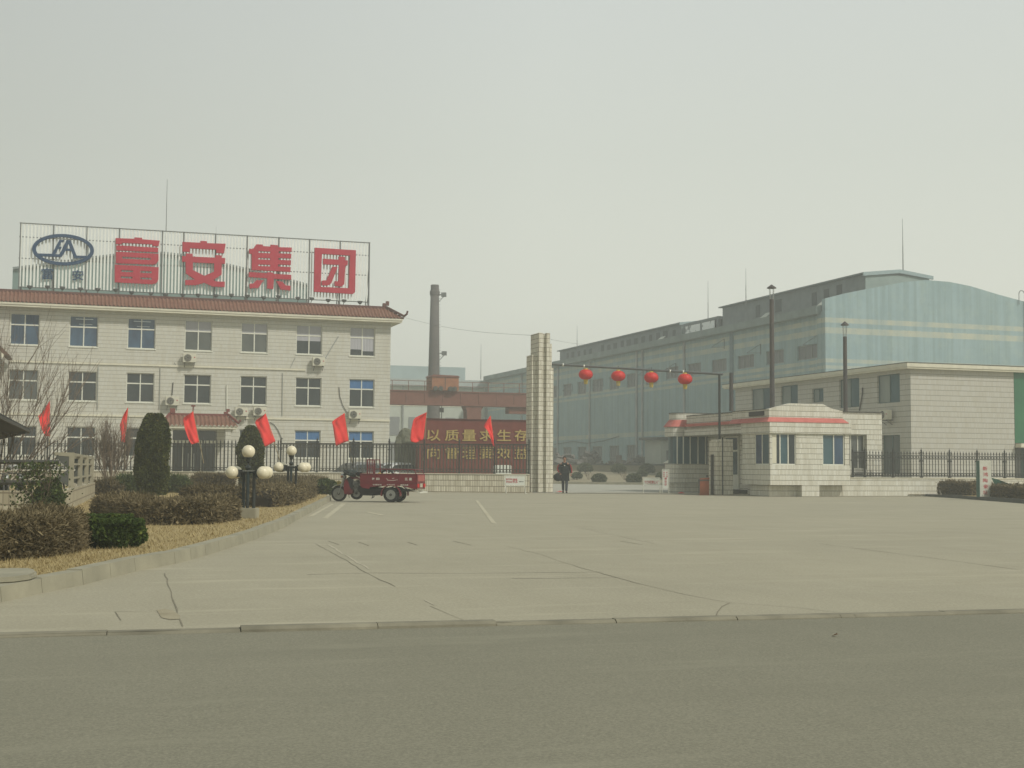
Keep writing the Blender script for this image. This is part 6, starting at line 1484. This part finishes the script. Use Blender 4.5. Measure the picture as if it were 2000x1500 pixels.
m = MB(); m.obox((.92 - .13, 0, .93), (.16, 0, 0), (0, .2, 0), (0, 0, .07)); m.build('seat', m_black, TR, local=True, bevel=.03)
m = MB(); m.box(.86, .98, -.3, .3, .90, .975); m.build('tool_box', M('cream_box', (.5, .47, .36), .7), TR, local=True)
m = MB(); m.obox((.66, 0, .50), (.10, 0, .03), (0, .14, 0), (-.03, 0, .12)); m.tube((.60, -.16, .60), (.60, .16, .60), .09, n=12); m.tube((.66, -.2, .42), (.66, .2, .42), .095, n=12)
for k_ in range(6): m.obox((.63, 0, .60 + k_ * .024), (.095, 0, .02), (0, .15, 0), (0, 0, .004))
m.tube((.52, -.14, .5), (.60, -.16, .33), .02); m.build('engine', M('engine_alloy', (.25, .25, .23), .45, metal=.7, col2=(.06, .06, .055), scale=14), TR, local=True)
# handlebars, lamp, mirror, jacket over the bars
m = MB(); m.path([(.36, -.36, .98), (.24, -.16, 1.0), (.22, 0, .94), (.24, .16, 1.0), (.36, .36, .98)], .016, 7); m.tube((.36, -.36, .98), (.45, -.4, .975), .022); m.tube((.36, .36, .98), (.45, .4, .975), .022); m.build('handlebar', m_black, TR, local=True)
m = MB(); m.lathe((.14, 0, .86), [(.085, -.06), (.09, 0), (.06, .07), (.02, .09)], 16, 'X'); hl_ = m.build('headlight', m_chrome, TR, local=True, smooth=True); 
for s_ in (-1, 1):
    m = MB(); m.tube((.30, s_ * .28, 1.0), (.34, s_ * .33, 1.2), .008, n=5); m.lathe((.34, s_ * .35, 1.235), [(.001, -.012), (.06, -.008), (.06, .008), (.001, .012)], 14, 'X'); m.build('mirror', m_black, TR, local=True)
    m = MB(); m.lathe((.14, s_ * .17, .84), [(.03, -.03), (.035, .03), (.001, .04)], 10, 'X'); m.build('indicator', m_orange, TR, local=True)
jr = random.Random(5); bm = bmesh.new(); bmesh.ops.create_icosphere(bm, subdivisions=4, radius=1)
for v in bm.verts:
    p = v.co.copy(); nz = noise.fractal(p * 2.2, .7, 2.0, 3); v.co = Vector((.42 + p.x * .27 * (1 + .15 * nz), p.y * .26 * (1 + .2 * nz), .985 + p.z * .075 + .05 * nz - .10 * abs(p.y) - .04 * p.x))
me = bpy.data.meshes.new('draped_jacket'); bm.to_mesh(me); bm.free(); me.materials.append(M('dark_green_jacket_cloth', (.02, .027, .024), .9, col2=(.04, .05, .045), scale=7)); jo = bpy.data.objects.new('draped_jacket', me); COL.objects.link(jo)
jo.matrix_world = Matrix.Translation(TR.location) @ Matrix.Rotation(TY, 4, 'Z') @ Matrix.Diagonal((1.05, 1.05, 1.03, 1)); tag(jo, 'dark jacket draped over the tricycle handlebars and tank', 'jacket')
# frame and cargo box
m = MB(); m.box(.90, 2.5, -.33, -.27, .36, .44); m.box(.90, 2.5, .27, .33, .36, .44)
m.prism([(x, -.22, z) for x, z in P(((620, 560), (760, 590), (1130, 600), (1150, 700), (1000, 730), (900, 745), (680, 740), (600, 640)))], (0, .44, 0)); m.tube((1.91, -.46, .255), (1.91, .46, .255), .06, n=10); m.lathe((1.91, 0, .255), [(.04, -.14), (.13, -.06), (.13, .06), (.04, .14)], 12, 'Y')
m.bar((1.3, -.3, .2), (1.24, -.32, .14), .03); m.tube((1.27, -.3, .3), (1.22, -.34, .12), .012); m.tube((.36, -.1, .25), (.39, -.12, .13), .012); m.build('chassis', m_black, TR, local=True)
bx = MB(); yb = .52
bx.prism([(x, -yb, z) for x, z in P(((690, 350), (1735, 343), (1735, 620), (1690, 615), (1500, 570), (1480, 560), (1060, 560), (880, 590), (860, 620), (730, 600), (700, 560)))], (0, .03, 0))
bx.prism([(x, yb - .03, z) for x, z in P(((690, 350), (1735, 343), (1735, 620), (1690, 615), (1500, 570), (1480, 560), (1060, 560), (880, 590), (860, 620), (730, 600), (700, 560)))], (0, .03, 0))
bx.box(.865, .895, -yb + .031, yb - .031, .56, .935); bx.box(.896, 2.77, -yb + .031, yb - .031, .56, .60)
bo = bx.build('cargo_box', m_tred, TR, local=True)
m = MB(); 
for z in (.665, .66): pass
m.box(.87, 2.77, -yb - .012, -yb - .001, .650, .664); m.box(.87, 2.77, -yb - .016, -yb - .001, .925, .95)
for x in (1.36, 2.17, 2.66): m.box(x, x + .018, -yb - .012, -yb - .001, .665, .924)
m.build('box_rib', m_tred, bo, local=True)
m = MB(); m.box(2.742, 2.785, -yb, yb, .46, .945); tg = m.build('tailgate', m_tred, TR, local=True)
m = MB(); m.box(2.786, 2.792, -.42, .42, .70, .90); m.build('tailgate_panel', M('faded_pink_panel', (.42, .12, .10), .6, var=.3, scale=9), tg, local=True)
for s_ in (-1, 1):
    MB().box(2.786, 2.81, s_ * .40 - .09, s_ * .40 + .09, .50, .62).build('tail_light', m_lant, TR, local=True)
m = MB(); m.box(2.786, 2.80, -.15, .15, .50, .63); m.build('rear_plate', M('cream_plate', (.55, .5, .38), .6), TR, local=True)
m = MB(); m.bar((2.86, -.50, .34), (2.86, .50, .34), .05, .04); m.bar((2.5, -.3, .44), (2.86, -.42, .34), .03); m.bar((2.5, .3, .44), (2.86, .42, .34), .03); m.build('rear_bumper', m_white, TR, local=True)
# headboard and side rails
m = MB()
for y in (-.42, .42): m.bar((1.09, y, .94), (1.08, y, 1.405), .035); m.bar((1.29, y, .94), (1.26, y, 1.405), .03)
for y in (-.2, 0, .2): m.bar((1.09, y, .94), (1.08, y, 1.39), .022)
m.bar((1.08, -.44, 1.405), (1.08, .44, 1.405), .035); m.bar((1.07, -.42, 1.405), (1.27, -.42, 1.405), .03); m.bar((1.07, .42, 1.405), (1.27, .42, 1.405), .03); m.bar((1.085, -.42, 1.16), (1.085, .42, 1.16), .022)
m.build('headboard', m_tred, TR, local=True)
m = MB()
for y in (-yb + .02, yb - .02):
    m.path([(1.33, y, .95), (1.36, y, 1.09), (1.40, y, 1.10), (2.62, y, 1.085), (2.70, y, 1.06), (2.735, y, .95)], .014, 6)
    for x in (1.75, 2.2): m.tube((x, y, .95), (x, y, 1.09), .010, n=5)
m.path([(2.70, -yb + .02, 1.08), (2.70, yb - .02, 1.08)], .012, 6); m.build('side_rail', m_tred, TR, local=True)
# lettering on the near side
y_ = -yb - .002
for s_, zx0, zx1, zy0, zy1 in (('福田', 912, 1050, 418, 458), ('五星', 1512, 1645, 415, 460)):
    (xa_, za_), (xb_, zb_) = L_(zx0, zy1), L_(zx1, zy0); m = MB()
    for j, ch_ in enumerate(s_): w_ = (xb_ - xa_) * .42; text(m, ch_, (xa_ + j * (xb_ - xa_ - w_), y_, za_), (w_, 0, 0), (0, 0, zb_ - za_), (0, -1, 0), .003, .03)
    m.build('lettering', m_wtext, bo, local=True)
for s_, zx0, zx1 in (('农用车辆', 930, 1100), ('中国驰名', 1185, 1335), ('福田五星', 1435, 1580)):
    (xa_, za_), (xb_, zb_) = L_(zx0, 555), L_(zx1, 530); m = MB(); text(m, s_, (xa_, y_, za_), (xb_ - xa_, 0, 0), (0, 0, zb_ - za_), (0, -1, 0), .003, .02); m.build('lettering', m_wtext, bo, local=True)
m = MB(); q_ = [L_(*p) for p in ((1165, 420), (1200, 440), (1200, 455), (1290, 462), (1385, 448), (1385, 455), (1290, 470), (1195, 462), (1190, 445))]; m.prism([(x, y_, z) for x, z in q_], (0, -.003, 0)); q_ = [L_(*p) for p in ((1275, 432), (1300, 420), (1335, 420), (1300, 432))]; m.prism([(x, y_, z) for x, z in q_], (0, -.003, 0)); m.build('swoosh_mark', m_wtext, bo, local=True)
# cargo
def incart(o): o.matrix_world = Matrix.Translation(TR.location) @ Matrix.Rotation(TY, 4, 'Z') @ Matrix.Diagonal((1.05, 1.05, 1.03, 1)) @ o.matrix_world
m = MB().lathe((1.62, .05, .86), [(.19, -.05), (.235, -.055), (.255, 0), (.235, .055), (.19, .05), (.19, -.05)], 28, 'Y'); o = m.build('loose_tyre', m_rub, local=True, smooth=True); incart(o); tag(o, 'loose black tyre standing upright in the tricycle bed', 'tyre')
sc_ = random.Random(8)
for i, (x, y, w_, h_, mt, lab) in enumerate(((1.95, .1, .30, .36, m_ac, 'pale sack leaning in the middle of the tricycle bed'), (2.35, -.05, .28, .33, m_conc, 'grey sack at the back of the tricycle bed'), (1.42, -.15, .2, .38, m_gold, 'small tan bundle behind the tricycle headboard'))):
    bm = bmesh.new(); bmesh.ops.create_icosphere(bm, subdivisions=3, radius=1)
    for v in bm.verts: p = v.co.copy(); k_ = 1 + .18 * noise.noise(p * 2 + Vector((i, 0, 0))); v.co = Vector((x + p.x * w_ / 2 * k_, y + p.y * w_ / 2 * k_, .605 + h_ / 2 + p.z * h_ / 2 * k_))
    me = bpy.data.meshes.new('cargo_sack'); bm.to_mesh(me); bm.free(); me.materials.append(mt); o = bpy.data.objects.new('cargo_sack', me); COL.objects.link(o); incart(o); tag(o, lab, 'sack')

# ================================================================== WALKING PERSON
def skin(name, vs, es, rs, mat, parent, root=0, sub=1):
    me = bpy.data.meshes.new(name); me.from_pydata(vs, es, []); me.update(); o = bpy.data.objects.new(name, me); COL.objects.link(o); o.parent = parent
    md = o.modifiers.new('skin', 'SKIN'); md.use_smooth_shade = True; md.branch_smoothing = .3
    for i, r_ in enumerate(rs): me.skin_vertices[0].data[i].radius = r_ if isinstance(r_, tuple) else (r_, r_); me.skin_vertices[0].data[i].use_root = (i == root)
    s_ = o.modifiers.new('sub', 'SUBSURF'); s_.levels = sub; s_.render_levels = sub + 1
    me.materials.append(mat); return o
PP_ = gd(1102.5, 64.6)
pe = thing('person', 'person in black jacket with red sleeves and dark jeans walking with a black bag', 'person', PP_, -PHI)
V = [(0, 0, .95), (0, 0, 1.12), (0, 0, 1.30), (0, 0, 1.44), (0, -.01, 1.53), (0, -.02, 1.60), (0, -.03, 1.67), (0, -.02, 1.73),
     (.17, 0, 1.42), (.27, .01, 1.17), (.31, -.06, .95), (.315, -.07, .90),
     (-.17, 0, 1.42), (-.28, .01, 1.18), (-.22, -.13, .98), (-.21, -.15, .94),
     (.09, 0, .90), (.10, -.12, .50), (.09, -.10, .10), (.10, -.16, .05), (.11, -.26, .035),
     (-.09, 0, .90), (-.07, .0, .50), (-.05, .20, .13), (-.05, .13, .06), (-.06, .05, .03)]
E_ = [(0, 1), (1, 2), (2, 3), (3, 4), (4, 5), (5, 6), (6, 7), (3, 8), (8, 9), (9, 10), (10, 11), (3, 12), (12, 13), (13, 14), (14, 15), (0, 16), (16, 17), (17, 18), (18, 19), (19, 20), (0, 21), (21, 22), (22, 23), (23, 24), (24, 25)]
Rr = [(.15, .11), (.14, .10), (.16, .11), (.13, .09), .052, (.07, .085), (.078, .095), (.06, .07), .058, .043, .027, (.035, .018), .058, .043, .027, (.035, .018), .088, .06, .04, .035, .028, .088, .06, .04, .035, .028]
skin('body', V, E_, Rr, m_skin, pe)
# fingers
for cx_, cy_, cz_, sx in ((.315, -.08, .885, 1), (-.205, -.165, .925, -1)):
    for k_, (dx, L) in enumerate(((-.03, .062), (-.01, .072), (.01, .068), (.028, .055))):
        skin('finger', [(cx_ + dx * .5, cy_ - .005, cz_ + .01), (cx_ + dx, cy_ - .015, cz_ - L * .5), (cx_ + dx, cy_ + .005, cz_ - L * .9)], [(0, 1), (1, 2)], [.010, .009, .007], m_skin, pe)
    skin('thumb', [(cx_ - sx * .02, cy_ - .02, cz_ + .03), (cx_ - sx * .045, cy_ - .04, cz_), (cx_ - sx * .045, cy_ - .045, cz_ - .025)], [(0, 1), (1, 2)], [.012, .010, .008], m_skin, pe)
skin('jacket', [(0, 0, .66), (0, 0, .80), (0, 0, .98), (0, 0, 1.16), (0, 0, 1.33), (0, 0, 1.44), (.14, 0, 1.41), (-.14, 0, 1.41), (0, -.005, 1.53)], [(0, 1), (1, 2), (2, 3), (3, 4), (4, 5), (5, 6), (5, 7), (5, 8)],
     [(.235, .16), (.25, .17), (.25, .18), (.245, .18), (.245, .17), (.17, .13), (.10, .10), (.10, .10), (.085, .085)], m_jack, pe, 1, 2)
m_reds = M('red_sleeve_cloth', (.30, .035, .035), .85, var=.3, scale=8)
for s_, V_ in ((1, [(.17, 0, 1.41), (.24, .0, 1.32), (.285, .01, 1.17), (.315, -.055, .97)]), (-1, [(-.17, 0, 1.41), (-.24, .0, 1.32), (-.295, .01, 1.18), (-.235, -.12, 1.00)])):
    sl_o = skin('sleeve', V_, [(0, 1), (1, 2), (2, 3)], [.10, .088, .075, .06], m_jack, pe)
    skin('sleeve_stripe', [(x + s_ * .038, y - .012, z) for x, y, z in V_], [(0, 1), (1, 2), (2, 3)], [.060, .062, .055, .042], m_reds, sl_o)
skin('trousers', [(0, 0, .90), (.09, 0, .84), (.10, -.12, .50), (.09, -.10, .08), (-.09, 0, .84), (-.07, .0, .50), (-.05, .20, .12)], [(0, 1), (1, 2), (2, 3), (0, 4), (4, 5), (5, 6)], [(.13, .11), .10, .075, .062, .10, .075, .062], M('grey_blue_jeans', (.05, .062, .075), .9, var=.3, scale=8), pe)
for a_, b_ in (((.09, -.09, .06), (.11, -.27, .04)), ((-.05, .20, .10), (-.06, .04, .035))): skin('shoe', [a_, b_], [(0, 1)], [(.05, .05), (.045, .035)], m_black, pe)
m = MB(); m.sphere((0, -.012, 1.70), .098, 16, 10); m.v = [Vector((v.x * .95, v.y * 1.1 + .015, v.z)) for v in m.v if True]; m.v = [Vector((v.x, max(v.y, -.062 - (v.z - 1.72) * .1) if v.z < 1.735 else v.y, max(v.z, 1.64))) for v in m.v]; m.build('hair', m_hair, pe, local=True, smooth=True)
f_ = MB(); f_.lathe((0, -.12, 1.655), [(.010, -.03), (.016, -.012), (.004, .02)], 8); f_.build('nose', m_skin, pe, local=True)
for s_ in (-1, 1):
    MB().sphere((s_ * .03, -.112, 1.685), .010, 8, 6).build('eye', m_hair, pe, local=True); MB().sphere((s_ * .083, -.02, 1.665), .022, 8, 6).build('ear', m_skin, pe, local=True)
MB().box(-.022, .022, -.118, -.108, 1.605, 1.611).build('mouth', M('lip', (.22, .08, .07), .6), pe, local=True)
m = MB(); m.obox((0, -.158, 1.33), (.03, 0, 0), (0, .004, 0), (0, 0, .02)); m.build('jacket_badge', m_wtext, pe, local=True)
bg_ = bmesh.new(); bmesh.ops.create_icosphere(bg_, subdivisions=3, radius=1)
for v in bg_.verts: p = v.co.copy(); k_ = 1 + .12 * noise.noise(p * 2.3); v.co = Vector((p.x * .22 * k_, p.y * .13 * k_, math.copysign(abs(p.z) ** .8, p.z) * .185 * k_))
me = bpy.data.meshes.new('bag_body'); bg_.to_mesh(me); bg_.free(); me.materials.append(M('black_bag_cloth', (.012, .013, .015), .8))
bt = thing('black_bag', 'bulky black bag carried at the walking person side', 'bag', PP_ + RT * -.30 - FW * .10 + Vector((0, 0, .76)), -PHI)
o = bpy.data.objects.new('bag_body', me); COL.objects.link(o); o.parent = bt
m = MB(); m.path([(-.10, 0, .15), (-.05, -.02, .23), (.08, -.05, .20), (.12, -.02, .15)], .012, 6); m.build('handle', m_black, bt, local=True)

# ================================================================== HAZE
hz = MB().box(-460, 460, -155, 530, -1.13, 27).build('haze', m_white, local=True); hm = bpy.data.materials.new('haze_air'); hm.use_nodes = True; hm.node_tree.nodes.clear()
ho = hm.node_tree.nodes.new('ShaderNodeOutputMaterial'); hv = hm.node_tree.nodes.new('ShaderNodeVolumePrincipled'); hv.inputs['Color'].default_value = (.93, .955, .93, 1); hv.inputs['Density'].default_value = .0022; hv.inputs['Anisotropy'].default_value = .25
hm.node_tree.links.new(hv.outputs[0], ho.inputs['Volume']); hz.data.materials.clear(); hz.data.materials.append(hm); hz['kind'] = 'stuff'; hz['label'] = 'pale grey haze filling the air over the whole place'; hz['category'] = 'haze'
